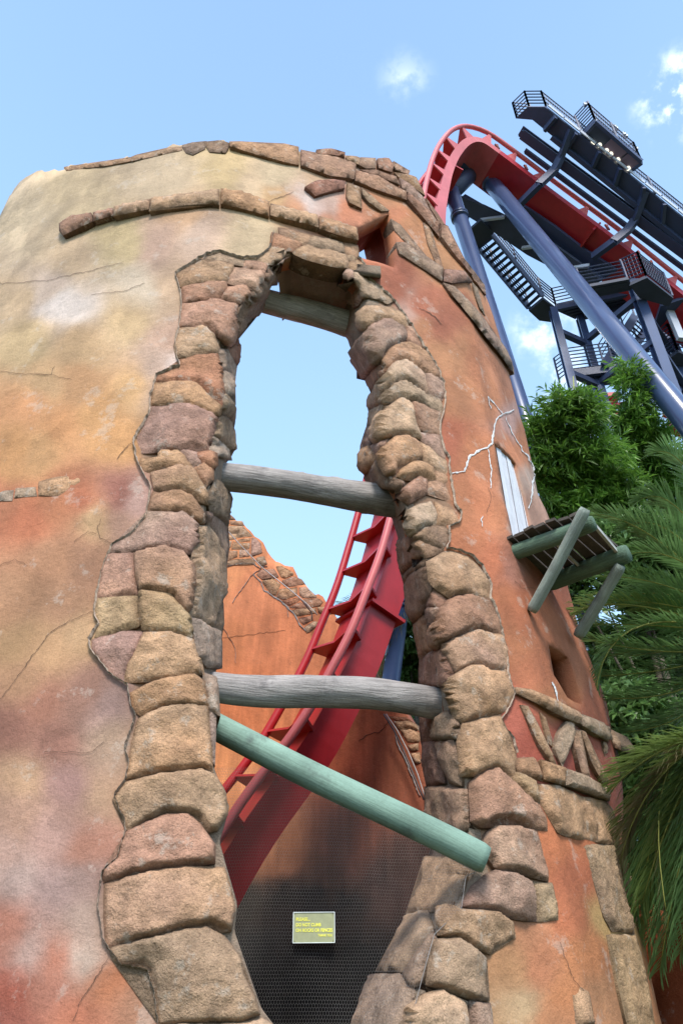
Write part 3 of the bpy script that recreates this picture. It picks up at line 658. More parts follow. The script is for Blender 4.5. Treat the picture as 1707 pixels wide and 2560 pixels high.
many('U7', '''
oc:.10 340,582 500,577 560,652 588,788 500,758 362,698
yl:.12 332,722 410,732 530,802 558,930 558,1008 480,978 400,878 312,800
tn:.08 562,830 740,842 860,902 1000,972 1058,1002 1120,1260 1118,1378 1000,1368 820,1328 760,1298 702,1200 642,1100 582,1000
tn:.07 1012,962 1200,992 1280,1082 1328,1280 1328,1438 1230,1408 1127,1383 1112,1200 1062,1080
''', insf=zero)
many('R8', '''
yl:.08 1110,572 1240,577 1260,700 1300,850 1333,973 1240,963 1200,900 1160,740
yl:.07 1222,987 1343,987 1380,1130 1440,1480 1330,1480 1290,1250 1260,1100
tn:.03 1060,1200 1130,1250 1150,1391 1080,1391 1070,1300
''', insf=zero)
# cornice bands, timbers cast in relief, capping of the rim
many('R1', '''
br 285,437 335,404 430,387 438,428 300,488 284,470
pk 437,385 525,364 530,402 442,427
pl 532,362 695,324 690,373 532,408
tn 699,322 1001,280 1000,353 880,345 692,386
oc 1006,280 1110,297 1224,337 1224,403 1100,370 1006,350
''', bulge=.20, insf=zero, edge=.010, name='cornice_block', rough=.35, flat=True)
many('T1', '''
tn 288,152 540,217 750,262 755,393 350,288 288,270
pl 762,277 1130,382 1140,518 1000,488 762,400
''', bulge=.19, insf=zero, edge=.010, name='cornice_block', rough=.35, flat=True)
many('T6', '''
pl:.10 75,42 200,47 300,64 380,54 460,77 463,170 400,163 230,118 80,72
pl:.12 470,87 550,112 660,127 778,172 766,258 620,233 472,178
rd:.12 557,92 640,87 718,104 716,128 640,123 560,110
oc:.12 724,122 798,132 808,150 790,173 727,145
pk:.12 802,132 888,137 888,193 830,198 792,178
br:.12 897,137 960,137 990,177 973,218 902,195
pk:.12 775,207 900,242 1058,322 1058,368 920,323 770,266
br:.12 800,202 890,202 1000,240 1018,288 900,233
br:.12 985,152 1078,207 1073,222 1000,205 987,172
oc:.12 992,212 1075,228 1110,242 1148,320 1158,348 1100,288 1010,238
mv:.13 1017,247 1100,302 1158,362 1188,428 1062,328 1032,300
br:.15 1064,332 1190,434 1238,502 1238,578 1150,468 1060,372
br:.12 1166,357 1220,432 1278,510 1242,500 1196,430
br:.15 1246,504 1285,517 1300,572 1368,690 1420,785 1400,768 1330,688 1246,580
br:.12 1372,694 1420,752 1488,842 1496,898 1430,812
rd:.14 492,302 560,267 650,260 718,272 714,308 600,328 550,350 522,325
oc:.10 729,274 798,297 813,418 740,388 726,350
gt:.12 806,302 870,352 963,430 920,433 850,388 812,345
''', insf=zero, edge=.014, name='capping_stone', flat=True)
many('R2', '''
gt:.13 347,722 400,722 500,782 648,882 638,968 560,908 440,828 366,790
br:.15 652,892 780,902 828,970 760,963 700,983 642,973
gt:.14 642,977 720,1002 850,1142 960,1282 1050,1402 1092,1510 1092,1556 1030,1468 900,1308 800,1178 700,1060
gt:.07 318,562 380,602 470,722 560,822 618,888 540,838 440,738 342,640
oc:.06 527,582 570,602 600,750 656,886 604,848 552,720
gt:.06 832,962 870,1002 918,1180 882,1130
''', insf=zero, edge=.010, name='relief_timber', rough=.4, flat=True)
many('R6', '''
oc:.15 467,1477 560,1492 700,1552 868,1642 876,1718 780,1678 640,1608 520,1538 467,1515
gt:.16 874,1644 1000,1692 1140,1757 1183,1830 1188,1886 1100,1848 990,1788 886,1723
''', insf=zero, edge=.010, name='relief_timber', rough=.4, flat=True)
many('U7', '''
oc:.15 562,602 700,652 775,680 775,842 640,808 592,788
gt:.15 780,682 950,742 1228,882 1218,988 1110,948 960,898 782,845
tn:.10 377,62 440,72 500,180 560,302 700,640 680,650 540,430
tn:.06 572,132 618,182 660,332 698,468 645,420 602,250
lt:.10 812,217 880,227 900,330 770,658 692,480 742,330
tn:.10 892,302 950,305 990,560 1038,768 962,738 902,480
tn:.08 955,302 1000,322 1100,560 1228,780 1192,828 1062,600
tn:.06 1182,412 1230,432 1308,700 1290,738 1202,560
''', insf=zero, edge=.010, name='relief_timber', rough=.3, step=6, flat=True, grow=1.4)
many('R1', '''
dk:.02 832,66 880,52 935,50 930,74 880,98 852,92
dk:.03 938,50 1000,42 1038,57 1025,90 960,84
pl:.03 300,168 460,144 600,120 602,127 460,151 302,175
pl:.03 606,118 830,68 832,77 700,104 608,126
''', insf=zero, edge=.02, name='capping_stone', step=5, rough=1.4)
many('R4', '''
br:.022 482,32 500,8 620,-5 763,2 768,58 690,88 620,108 540,122 472,148
oc:.02 217,122 300,102 468,62 463,140 330,203 217,200
lt:.015 92,162 203,152 207,203 82,213
gy:.015 0,182 80,167 72,230 0,230
''', insf=zero, edge=.03, step=6, grow=0)
# broken courses on the inside of the far wall
many('T7', '''
pk 125,120 150,103 213,165 160,173 125,173
pk 157,180 288,190 312,243 240,223 160,220
tn 110,185 148,185 150,220 110,220
tn 105,240 290,240 330,292 408,355 242,376 237,313 110,313
tn 115,325 228,323 230,378 180,393 120,393
oc 182,405 373,372 373,405 240,418 190,420
lt 125,402 170,402 158,473 130,473
oc 182,427 378,417 373,488 172,493
mv 390,367 438,377 488,427 500,540 382,573 387,440
oc 140,512 238,507 233,570 180,598 120,618
tn 250,507 368,500 373,568 250,588
gt 110,640 170,607 418,592 438,658 380,618 250,633 120,668
gt 430,587 528,567 558,650 500,688 442,640
br 482,712 630,702 688,790 600,798 500,826 432,770
oc 652,682 715,672 838,747 846,780 760,808 702,800
br 722,832 850,787 930,822 983,888 860,898 740,893
oc 492,837 620,812 708,880 650,998 600,988 532,890
oc 692,932 888,907 888,998 720,1048 652,1020
lt 907,907 985,902 1098,1002 1098,1018 950,1033 907,1000
rd 712,1062 900,1012 918,1050 800,1118 762,1090
br 932,1042 1110,1027 1168,1062 1138,1108 1012,1128
rd 802,1132 920,1062 1008,1133 900,1148
oc 822,1152 1088,1132 1098,1188 880,1223 852,1200
br 892,1242 1038,1217 1048,1270 950,1318 902,1280
oc 1102,1122 1200,1122 1288,1190 1170,1198 1112,1183
gt 960,1340 1060,1280 1110,1290 1090,1340 1020,1400 985,1410
''', bulge=.06, insf=farins, far=True, step=4, edge=.010, thick=.1, grow=-.4)
many('T8', '''
rd 442,558 500,422 560,432 618,598 540,568
rd 762,1122 1030,1132 1188,1238 1040,1188 860,1168
oc 842,1202 1050,1192 1180,1242 1238,1338 1040,1288 912,1308
oc 932,1322 1100,1297 1238,1352 1248,1500 1050,1508
oc 1052,1542 1218,1522 1218,1618 1102,1638
oc 1092,1662 1228,1642 1248,1798 1162,1818
''', bulge=.06, insf=farins, far=True, step=4, edge=.010, thick=.1, grow=-.4)

# cracks and filler: thin raised ribbons with ragged edges
def ribbon(name, view, s, wpx, m, far=False, lift=.005, lab=None):
    wpx = wpx*(.44 if m is M_crackd else .42)
    pl = V2(view, s) if isinstance(s, str) else s
    d = densify(pl, 3, closed=False)+[pl[-1]]; a = np.array(d, float)
    nz = np.stack([vnoise(np.stack([a[:, 0]*.12, a[:, 1]*.12, a[:, 0]*0+3], -1)), vnoise(np.stack([a[:, 0]*.12, a[:, 1]*.12, a[:, 0]*0+8], -1))], -1)*2.2
    a = a+nz; t = np.gradient(a, axis=0); t /= np.linalg.norm(t, axis=1)[:, None]+1e-9; nn = np.stack([-t[:, 1], t[:, 0]], -1)
    L_ = len(a); u = np.linspace(0, 1, L_); wd = wpx/2*(.45+.55*np.sin(np.pi*np.clip(u, .03, .97))**.5)*(1+.55*vnoise(np.stack([a[:, 0]*.2, a[:, 1]*.2, u*0+1], -1)))
    wd = np.maximum(wd*(1+(.9*np.abs(vnoise(np.stack([a[:, 0]*.35, a[:, 1]*.35, u*0+4], -1))) if m is M_crackw else 0)), .35)
    A = np.vstack([a+nn*wd[:, None], a, a-nn*wd[:, None]])
    p, n = Pn(A[:, 0], A[:, 1], farins if far else zero, far)
    # follow the same relief as the plaster
    ph, zz_ = phiz(p); bs = np.stack([TCX+TR*np.cos(ph), TCY+TR*np.sin(ph), zz_], -1)
    rel = (.02*fbm(bs, 1.2, 3, 77)*-1) if far else (.03*fbm(bs, .9, 3, 2)+.012*fbm(bs, 4, 3, 9))
    h = np.concatenate([np.full(L_, .002), np.full(L_, lift), np.full(L_, .002)])+rel+.006
    V = p+n*h[:, None]
    F = [(i, i+1, L_+i+1, L_+i) for i in range(L_-1)]+[(L_+i, L_+i+1, 2*L_+i+1, 2*L_+i) for i in range(L_-1)]
    o = mesh_obj(name, V, F, m, tower)
    if lab: o['label'] = lab
for s, wpx in (('700,2195 790,2170 820,2080 880,2040 940,2020 970,1990 990,1870 1010,1820 1045,1800', 8), ('1045,1800 1080,1790 1110,1775', 7), ('1045,1800 990,1740 945,1690 965,1765', 4),
               ('945,2030 965,2130 960,2280', 5), ('1060,1820 1120,1950 1200,2080 1240,2170 1230,2280', 3.5)):
    ribbon('filled_crack', 'R2', s, wpx, M_crackw)
ribbon('filled_crack', 'R6', '262,365 252,400 262,435', 5, M_crackw); ribbon('filled_crack', 'R6', '720,1435 740,1500 760,1565', 6, M_crackw)
ribbon('filled_crack', 'R6', '600,110 585,220 570,310', 6, M_crackw)
for v, s, wpx in (('R4', '520,850 400,900 280,970 240,1030 100,1230 0,1350', 2.6), ('R4', '630,470 560,430 545,380 570,330', 2), ('R4', '420,460 450,430 490,400 540,410', 1.6), ('R1', '620,1410 560,1470 540,1500', 3),
                  ('R1', '0,690 200,680 420,630 560,600', 1.8), ('R1', '420,745 580,720 660,690', 1.6), ('R1', '160,1100 240,1110 250,1070', 1.8), ('R7', '500,1100 440,1200 380,1280 340,1391', 3),
                  ('R7', '210,150 300,155 430,150 480,100', 1.8), ('R2', '500,1130 560,1160 610,1200 640,1240', 4), ('R6', '290,350 320,260 310,180', 1.4), ('T1', '240,115 380,60 530,0', 2), ('R8', '1000,1020 1060,1190 1130,1260 1135,1330', 2),
                  ('R6', '470,780 520,830 600,830', 1.2), ('R1', '0,1090 120,1105 250,1110 330,1130', 1.5), ('R4', '0,590 90,560 160,590', 1.5)):
    ribbon('hairline_crack', v, s, wpx, M_crackd, lift=.004)
for v, s, wpx in (('T7', '400,760 470,830 520,930 640,1020 760,1110 850,1200 920,1330 990,1400', 9), ('T7', '500,700 400,760 300,900 230,990 180,1080', 4), ('T7', '770,1120 790,1240', 3), ('T7', '110,690 250,650 380,640 480,700 560,680', 5),
                  ('T3', '690,1610 760,1740 820,1840 820,1990', 2.5), ('T8', '870,1400 920,1560 990,1700 1060,1850 1130,2050 1230,2300', 8)):
    ribbon('filled_crack', v, s, wpx, M_crackg, far=True, lift=.02)
ribbon('hairline_crack', 'T8', '330,1500 500,1370 640,1360 700,1290 760,1210', 3, M_crackd, far=True, lift=.01)
ribbon('hairline_crack', 'T7', '60,1460 250,1440 560,1400 760,1375', 1.6, M_crackd, far=True, lift=.006)
M_lip = mat('chipped_plaster_edge', base=(.46, .35, .27), rough=.95, var=.45, vscale=18, bump=.02, bscale=40, fine=.3, fscale=120)
zl = [p for p in ZONE[1:] if p[1] < 3000 and p[0] < 700]; zr_ = [p for p in ZONE if p[1] < 2570 and p[0] > 700]
ribbon('plaster_lip', 'SRC', zl, 8, M_lip, lift=.035); ribbon('plaster_lip', 'SRC', zr_[2:40], 7, M_lip, lift=.03)
# blocked doorway with white boards above the balcony
M_white = mat('white_weathered_boards', base=(.66, .66, .70), rough=.7, var=.08, vscale=6, bump=.003, grain=(9, (6, 6, .6)), streak=(4, (6, 6, .5), .12))
nb = 5
door = None
for i in range(nb):
    u0, u1 = i/nb, (i+.985)/nb
    def q(u, v):
        lt_, rt_, lb, rb = (1236, 1098), (1292, 1150), (1280, 1356), (1334, 1344)
        a = (lt_[0]*(1-u)+rt_[0]*u, lt_[1]*(1-u)+rt_[1]*u-14*math.sin(u*math.pi)); b = (lb[0]*(1-u)+rb[0]*u, lb[1]*(1-u)+rb[1]*u)
        return a[0]*(1-v)+b[0]*v, a[1]*(1-v)+b[1]*v
    VV = []; NR = 8
    for v in np.linspace(0, 1, NR):
        for u in (u0, u1):
            x, y = q(u, v); VV.append(P(x, y, .025+.012*(i % 2)))
    for v in np.linspace(0, 1, NR):
        for u in (u0, u1):
            x, y = q(u, v); VV.append(P(x, y, .09))
    k2 = 2*NR
    FF = [(2*j, 2*j+1, 2*j+3, 2*j+2) for j in range(NR-1)]+[(2*j+2, 2*j+2+k2, 2*j+k2, 2*j) for j in range(NR-1)]+[(2*j+1, 2*j+1+k2, 2*j+3+k2, 2*j+3) for j in range(NR-1)]
    if door is None:
        BV = [P(*q(u, v), .10) for v in (0, .5, 1) for u in (0, .5, 1)]
        door = mesh_obj('blocked_door', BV, [(0, 1, 4, 3), (1, 2, 5, 4), (3, 4, 7, 6), (4, 5, 8, 7)], M_white, tower, smooth=False); door['label'] = 'doorway filled with white upright boards'
    mesh_obj('board', VV, FF, M_white, door, smooth=False)
# ------------------------------------------------------------------ logs wedged across the breach
def wood(name, c, dark=.3, sc=1.0, bump=.012): return mat(name, base=tuple(lin(c)*.8), rough=.85, var=.22, vscale=2.5, bump=bump, grain=(5, (1.0*sc, 14, 14)), streak=(5, (.5, 12, 12), dark), fine=.1, fscale=60, mottles=(tuple(lin((70, 66, 70))), 3, .5, .58))
M_log = wood('weathered_grey_wood', (166, 158, 154), .34)
M_logd = wood('weathered_pale_wood', (204, 202, 202), .34)
M_green = wood('green_painted_pole', (138, 166, 150), .12, bump=.004)
M_brace = wood('pale_green_grey_pole', (152, 162, 152), .2)
M_greend = wood('green_stained_beam', (104, 128, 108), .25)
def log(name, a, b, r0, r1, m, label=None, wob=.02, ends=.012, group=None, parent=None, cat='log'):
    a, b = Vector(a), Vector(b); Ln = (b-a).length; n = 26; K = int(Ln/.05)+2; V = []
    X = np.linspace(0, Ln, K)
    for i, x in enumerate(X):
        u = x/Ln; r = r0*(1-u)+r1*u
        if i == 0 or i == K-1: r -= ends
        for k in range(n):
            th = 2*math.pi*k/n; V.append((x, math.cos(th)*r, math.sin(th)*r))
    V = np.array(V); sd = abs(hash(round(Ln, 3))) % 97
    nz = fbm(V*np.array([.8, 3, 3]), 1.3, 3, sd)*.16+fbm(V*np.array([1.2, 9, 9]), 2.0, 3, sd+5)*.07
    V[:, 1:] *= (1+nz*(wob/.02))[:, None]
    V[:, 1] += wob*1.5*np.sin(V[:, 0]*1.9+1); V[:, 2] += wob*1.3*np.sin(V[:, 0]*2.7+sd)
    rk = random.Random(sd)
    if wob > .01:
        for _ in range(int(Ln*3)):          # knots and stubs of lopped branches
            kx, ka, kr = rk.uniform(.1, Ln-.1), rk.uniform(0, 6.28), rk.uniform(.03, .06); kp = np.array([kx, math.cos(ka)*r0, math.sin(ka)*r0]); dd = np.linalg.norm(V-kp, axis=1)
            V[:, 1:] *= (1+(.16*np.exp(-(dd/kr)**2)-.10*np.exp(-(dd/(kr*.45))**2)))[:, None]
    F = [(i*n+k, i*n+(k+1) % n, (i+1)*n+(k+1) % n, (i+1)*n+k) for i in range(K-1) for k in range(n)]+[tuple(range(n))[::-1], tuple(range((K-1)*n, K*n))]
    o = mesh_obj(name, V, F, m, None)
    rot = (b-a).to_track_quat('X', 'Z').to_matrix().to_4x4()
    o.matrix_world = Matrix.Translation(a)@rot
    if parent:
        o.parent = parent; o.matrix_parent_inverse = Matrix.Translation(parent.location).inverted()
        if label: o['label'] = label
    elif label: tag(o, label, cat, group)
    return o
def pin(px, py, ins): return P(px, py, ins)
def R_(px, p): return px*float((np.asarray(p)[1]*CP+(np.asarray(p)[2]-EYE)*SP))/FPX
a, b = pin(628, 736, .72), pin(900, 822, .72); log('log', a, b, R_(30, a), R_(33, b), M_logd, 'short dark grey log high under the head of the arched breach')
a, b = pin(534, 1184, .50), pin(1022, 1262, .50); log('log', a, b, R_(37, a), R_(38, b), M_log, 'grey weathered log with sky above and below it, middle of the three rungs')
a, b = pin(520, 1706, .42), pin(1122, 1762, .42); log('log', a, b, R_(38, a), R_(40, b), M_log, 'pale silvery log just above the slanting green pole', wob=.022)
a, b = pin(505, 1800, .50), pin(1214, 2152, -.16); log('pole', a, b, R_(33, a), R_(36, b), M_green, 'mint green wooden pole slanting down across the breach above the netting', wob=.006, cat='pole')

# ------------------------------------------------------------------ wire netting
M_wire = mat('galvanised_wire', base=(.25, .23, .22), rough=.6, metal=.2)
NETPX = [(528, 1855), (1195, 2180), (1164, 2195), (1153, 2270), (1085, 2336), (1052, 2456), (1025, 2560), (980, 2760), (560, 2760), (600, 2560), (560, 2400), (545, 2260), (530, 2160), (530, 2000)]
def netins(px, py):
    l = xat(LF, py); r = np.interp(py, [1800, 2183, 2270, 2336, 2456, 2560, 2760], [1100, 1164, 1153, 1085, 1052, 1025, 980]); t = np.clip((px-l)/(r-l), -.1, 1.1); return .42-.52*t
net = thing('wire_netting', 'fine hexagonal wire netting stretched over the lower breach below the green pole', 'netting', tuple(P(800, 2750, .2)))
u0, u1 = 520, 1210
# cells are laid out on the sheet in metres: 18 mm wide
cw, chh = .0190, .0215
A0 = P(560, 2300, netins(560., 2300.)); B0 = P(1100, 2300, netins(1100., 2300.))
ax = B0-A0; ax[2] = 0; Wd = np.linalg.norm(ax); ax /= Wd
dirn = np.array([-ax[1], ax[0], 0])
segs = []
zlo, zhi = .2, 3.9
nc = int(3.4/cw); nr_ = int((zhi-zlo)/chh)
I, J = np.meshgrid(np.arange(-40, nc), np.arange(nr_)); I = I.ravel(); J = J.ravel()
x = (I+.5*(J % 2))*cw; z = zlo+J*chh
def sheet(x, z):
    bul = .05*np.sin(x*2.1+.4)*np.sin(z*1.3)+.012*np.sin(x*9+z*5)
    return A0[None]*np.array([1, 1, 0])+ax[None]*x[:, None]+dirn[None]*bul[:, None]+np.array([0, 0, 1.])[None]*z[:, None]
pts6 = [(0, chh*.22), (cw/2, chh*.45), (cw/2, -chh*.0+chh*.78)]
# hexagon edges per cell: bottom vertex -> right vertex, bottom vertex -> left vertex, left vertical
e = [((0, 0), (cw/2, chh*.32)), ((0, 0), (-cw/2, chh*.32)), ((-cw/2, chh*.32), (-cw/2, chh))]
VV, FFn = [], []; rw = .00062; off = 0
for (ax0, az0), (bx0, bz0) in e:
    p = sheet(x+ax0, z+az0); q = sheet(x+bx0, z+bz0); m = (p+q)/2
    px, py = proj(m); ok = inpoly(px, py, NETPX); p = p[ok]; q = q[ok]
    d = q-p; d /= np.linalg.norm(d, axis=1)[:, None]; s1 = np.cross(d, dirn[None].repeat(len(d), 0)); s1 /= np.linalg.norm(s1, axis=1)[:, None]; s2 = np.cross(d, s1)
    c3 = [s1*rw, -s1*rw*.5+s2*rw*.87, -s1*rw*.5-s2*rw*.87]
    blk = np.stack([p+c for c in c3]+[q+c for c in c3], 1).reshape(-1, 3); k = len(p); b = off+np.arange(k)*6
    VV.append(blk); off += k*6
    for i in range(3): FFn.append(np.stack([b+i, b+(i+1) % 3, b+3+(i+1) % 3, b+3+i], -1))
VV = np.vstack(VV); FFn = np.vstack(FFn)
nm = mesh_obj('wire_mesh', VV, FFn.tolist(), M_wire, net, smooth=False); nm['kind'] = 'stuff'
mb = MB(); edge_px = [(1190, 2180), (1164, 2190), (1153, 2270), (1085, 2336), (1052, 2456), (1025, 2560), (980, 2760)]
mb.tube([tuple(P(x_, y_, -.06+.0*y_)) for x_, y_ in edge_px], .0028, 6); mb.obj('edge_cable', M_wire, net, True)

# sign tied to the netting
M_signb = mat('olive_sign_board', base=tuple(lin((158, 158, 118))*.8), rough=.45, var=.12, vscale=20, spec=.5)
M_edge = mat('sign_bright_edge', base=(.62, .62, .58), rough=.35, metal=.4)
M_yel = mat('yellow_lettering', base=(.80, .74, .10), rough=.6)
def sheetpt(px, py, off=0.0):
    dx, dy, dz = ray(px, py); o0 = A0*np.array([1, 1, 0]); nrm = dirn
    t = (o0@nrm)/(dx*nrm[0]+dy*nrm[1]); return Vector((float(t*dx), float(t*dy), float(t*dz+EYE)))
if dirn[1] > 0: front = -dirn
else: front = dirn
c = [sheetpt(x_, y_) for x_, y_ in ((731.5, 2286.5), (835, 2285.8), (838.5, 2362), (734, 2363.2))]
o0 = sum(c, Vector())/4+Vector(front)*.075
sx = ((c[1]-c[0])+(c[2]-c[3])).normalized(); wdt = ((c[1]-c[0]).length+(c[2]-c[3]).length)/2*.985; hgt = ((c[3]-c[0]).length+(c[2]-c[1]).length)/2*.985
nz_ = Vector(front).normalized(); sx = (sx-nz_*sx.dot(nz_)).normalized(); sy = nz_.cross(sx).normalized()
if sy.z < 0: sy = -sy
Msg = Matrix((( sx.x, sy.x, nz_.x, o0.x), (sx.y, sy.y, nz_.y, o0.y), (sx.z, sy.z, nz_.z, o0.z), (0, 0, 0, 1)))
sign = thing('warning_sign', 'small olive sign with yellow lettering asking not to climb, tied to the netting', 'sign', (0, 0, 0)); sign.matrix_world = Msg
def onsign(name, V, F, m, smooth=False):
    o = mesh_obj(name, V, F, m, None, smooth=smooth); o.parent = sign; return o
mb = MB(); mb.slab([(-wdt/2, -hgt/2, 0), (wdt/2, -hgt/2, 0), (wdt/2, hgt/2, 0), (-wdt/2, hgt/2, 0)], .006); onsign('board', mb.v, mb.f, M_signb)
for a, b in (((-wdt/2, hgt/2), (wdt/2, hgt/2)), ((-wdt/2, -hgt/2), (wdt/2, -hgt/2)), ((wdt/2, -hgt/2), (wdt/2, hgt/2)), ((-wdt/2, -hgt/2), (-wdt/2, hgt/2))):
    mb = MB(); mb.beam((*a, -.001), (*b, -.001), .0045, .012); onsign('edge_strip', mb.v, mb.f, M_edge)
for sx_ in (-1, 1):
    for sy_ in (-1, 1):
        mb = MB(); mb.tube([(sx_*(wdt/2-.012), sy_*(hgt/2+.004), .002), (sx_*(wdt/2-.012), sy_*(hgt/2-.012), .004), (sx_*(wdt/2-.012), sy_*(hgt/2-.012), -.03)], .0018, 5); onsign('cable_tie', mb.v, mb.f, M_crackd)
def text(s, x, y, size, align='LEFT', sxx=1.0):
    cu = bpy.data.curves.new('lettering', 'FONT'); cu.body = s; cu.size = size; cu.extrude = .0012; cu.offset = size*.028; cu.align_x = align; cu.space_character = 1.06
    t = bpy.data.objects.new('lettering', cu); COL.objects.link(t); bpy.context.view_layer.update()
    me = bpy.data.meshes.new_from_object(t.evaluated_get(bpy.context.evaluated_depsgraph_get())); bpy.data.objects.remove(t); bpy.data.curves.remove(cu)
    me.materials.clear(); me.materials.append(M_yel); o = bpy.data.objects.new('lettering', me); COL.objects.link(o); o.parent = sign; o.location = (x, y, .0016); o.scale = (sxx, 1, 1); return o
X0 = -wdt/2+wdt*.065
for s_, x_, y_, w_, h_, al in (('PLEASE...', X0, .28, .34, .15, 'L'), ('DO NOT CLIMB', X0, .465, .60, .15, 'L'), ('ON ROCKS OR FENCES', X0, .645, .88, .15, 'L'), ('THANK YOU', wdt/2-wdt*.06, .80, .34, .11, 'R')):
    o = text(s_, x_, hgt/2-hgt*y_, hgt*h_, 'LEFT' if al == 'L' else 'RIGHT'); xs_ = [v.co.x for v in o.data.vertices]; o.scale.x = wdt*w_/(max(xs_)-min(xs_))

# cables hanging along the inside of the far wall
M_cable = mat('pale_steel_cable', base=(.42, .38, .36), rough=.6); M_cabled = mat('old_rope', base=(.12, .10, .10), rough=.9)
def fcab(name, view, s, r, m, ins, lab):
    pl = V2(view, s); mb = MB(); mb.tube([tuple(P(x_, y_, ins, True)) for x_, y_ in densify(pl, 14, False)+[pl[-1]]], r, 6); o = mb.obj(name, m, None, True); tag(o, lab, 'cable')
fcab('cable', 'T7', '60,215 250,430 500,690 800,930 980,1080 1100,1205', .012, M_cable, .5, 'thin pale cable slanting across the broken stone courses left of the red track')
fcab('cable', 'T7', '520,705 700,850 900,1010 1040,1180 1050,1270', .014, M_cabled, .45, 'dark rope lying on the broken courses of the far wall behind the pale cable')
fcab('cable', 'T8', '735,1090 900,1330 1060,1640 1200,1980 1310,2330', .010, M_cable, .5, 'thin pale cable hanging at the right of the far wall below the lowest log')
fcab('cable', 'T8', '700,1090 850,1330 960,1560 1100,1900 1290,2350', .016, M_cabled, .45, 'dark rope hanging beside the pale cable below the lowest log')

# ------------------------------------------------------------------ wooden balcony
bal = thing('wooden_balcony', 'small wooden balcony with green poles and braces below the boarded doorway', 'balcony', tuple(P(1300, 1400, 0)))
A = P(1285, 1380, 0); zb = float(A[2])
n1, n2 = Vector(A), on_z(1484, 1305, zb); f1 = on_z(1395, 1450, zb); f2 = on_z(1570, 1382, zb)
rb = R_(21, n2)
log('beam', n1-(n2-n1)*.05, n2, rb, rb, M_greend, 'green stained near beam', wob=.006, parent=bal); log('beam', f1-(f2-f1)*.15, f2, rb*1.12, rb*1.2, M_greend, 'green stained far beam', wob=.006, parent=bal)
lo = P(1326, 1528, -.03); nb_ = n1.lerp(n2, .78)+Vector((0, 0, 0)); tocam = (Vector((0, 0, EYE))-nb_).normalized()
up1 = at(1463, 1272, float(ray(1463, 1272)[1]*0+(nb_.y*CP+(nb_.z-EYE)*SP))-.22)
log('brace', lo, up1, R_(14.5, lo), R_(15.5, up1), M_brace, wob=.006, parent=bal)
lo2 = at(1443, 1592, float(f1.y*CP+(P(1443, 1592, 0)[2]-EYE)*SP)); up2 = f1.lerp(f2, .86)-Vector((0, 0, rb*1.2)); log('brace', lo2, up2, R_(14.5, lo2), R_(14.5, up2), M_brace, wob=.006, parent=bal)
M_plank = mat('old_dark_planks', base=(.085, .07, .06), rough=.9, var=.3, vscale=8, bump=.008, grain=(6, (2, 12, 12)))
M_slat = mat('pale_plank_edge', base=(.40, .40, .38), rough=.9, var=.2)
zp = zb+rb*1.32
for i in range(7):
    u0, u1 = i/7+.008, (i+1)/7-.012; a0 = (n1.lerp(n2, -.06+u0*.98)); a1 = n1.lerp(n2, -.06+u1*.98); b0 = f1.lerp(f2, -.2+u0*1.12); b1 = f1.lerp(f2, -.2+u1*1.12)
    ov = (a0-b0).normalized()*(.10+.05*random.random()); hh = zp+random.uniform(0, .025); mb = MB()
    mb.slab([(a0.x+ov.x, a0.y+ov.y, hh), (a1.x+ov.x, a1.y+ov.y, hh+random.uniform(-.01, .02)), (b1.x, b1.y, hh), (b0.x, b0.y, hh)], .035); mb.obj('plank', M_plank, bal)
a0 = n1.lerp(n2, .97); b0 = f1.lerp(f2, .88); mb = MB(); mb.beam((a0.x, a0.y, zb+.02), (b0.x, b0.y, zb+.02), .03, .05); mb.obj('edge_board', M_slat, bal)
a0 = n1.lerp(n2, .45); b0 = f1.lerp(f2, .35); mb = MB(); mb.beam((a0.x, a0.y, zb+.03), (b0.x, b0.y, zb+.03), .025, .03); mb.obj('edge_board', M_slat, bal)

# ------------------------------------------------------------------ dive coaster
def metal(name, c, rough=.4, var=.06, **k): return mat(name, base=tuple(lin(c)), rough=rough, var=var, vscale=1.5, spec=.5, **k)
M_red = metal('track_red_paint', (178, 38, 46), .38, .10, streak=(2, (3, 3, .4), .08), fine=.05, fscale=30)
M_pink = metal('pink_red_rail', (212, 106, 108), .42, .10)  # near rail and near gussets, paler than the far ones
M_navy = metal('support_navy_paint', (64, 80, 116), .3, .08, coat=.3, streak=(1, (4, 4, .3), .06))
M_navyd = metal('dark_navy_steel', (58, 69, 100), .5, .15)
M_grate = metal('dark_grating', (54, 61, 80), .7, .2)
M_lt = mat('lamp_lens', base=(.80, .76, .62), rough=.3, emit=.8)
M_toe = metal('pale_toe_board', (190, 196, 210), .5)
near = [on_z(x_, y_, z_+EYE) for x_, y_, z_ in ((1830, 800, 19.5), (1676, 678, 21), (1541, 570, 22.3), (1406, 470, 23.45), (1270, 367, 24.55), (1217, 330, 24.95), (1171, 315, 24.9), (1135, 321, 24.4), (1102, 355, 23.4), (1082, 395, 22.2), (1068, 445, 20.8), (1058, 500, 19.4))]
near += [on_y(1056, 700, 11.5), on_y(1045, 900, 11.6), on_y(1018, 1115, 11.75)]+[on_y(x_, y_, 11.8) for x_, y_ in ((973, 1306), (946, 1400), (915, 1480), (875, 1583), (826, 1677), (772, 1775), (714, 1860), (657, 1932), (613, 1991), (555, 2079), (490, 2190), (400, 2350))]
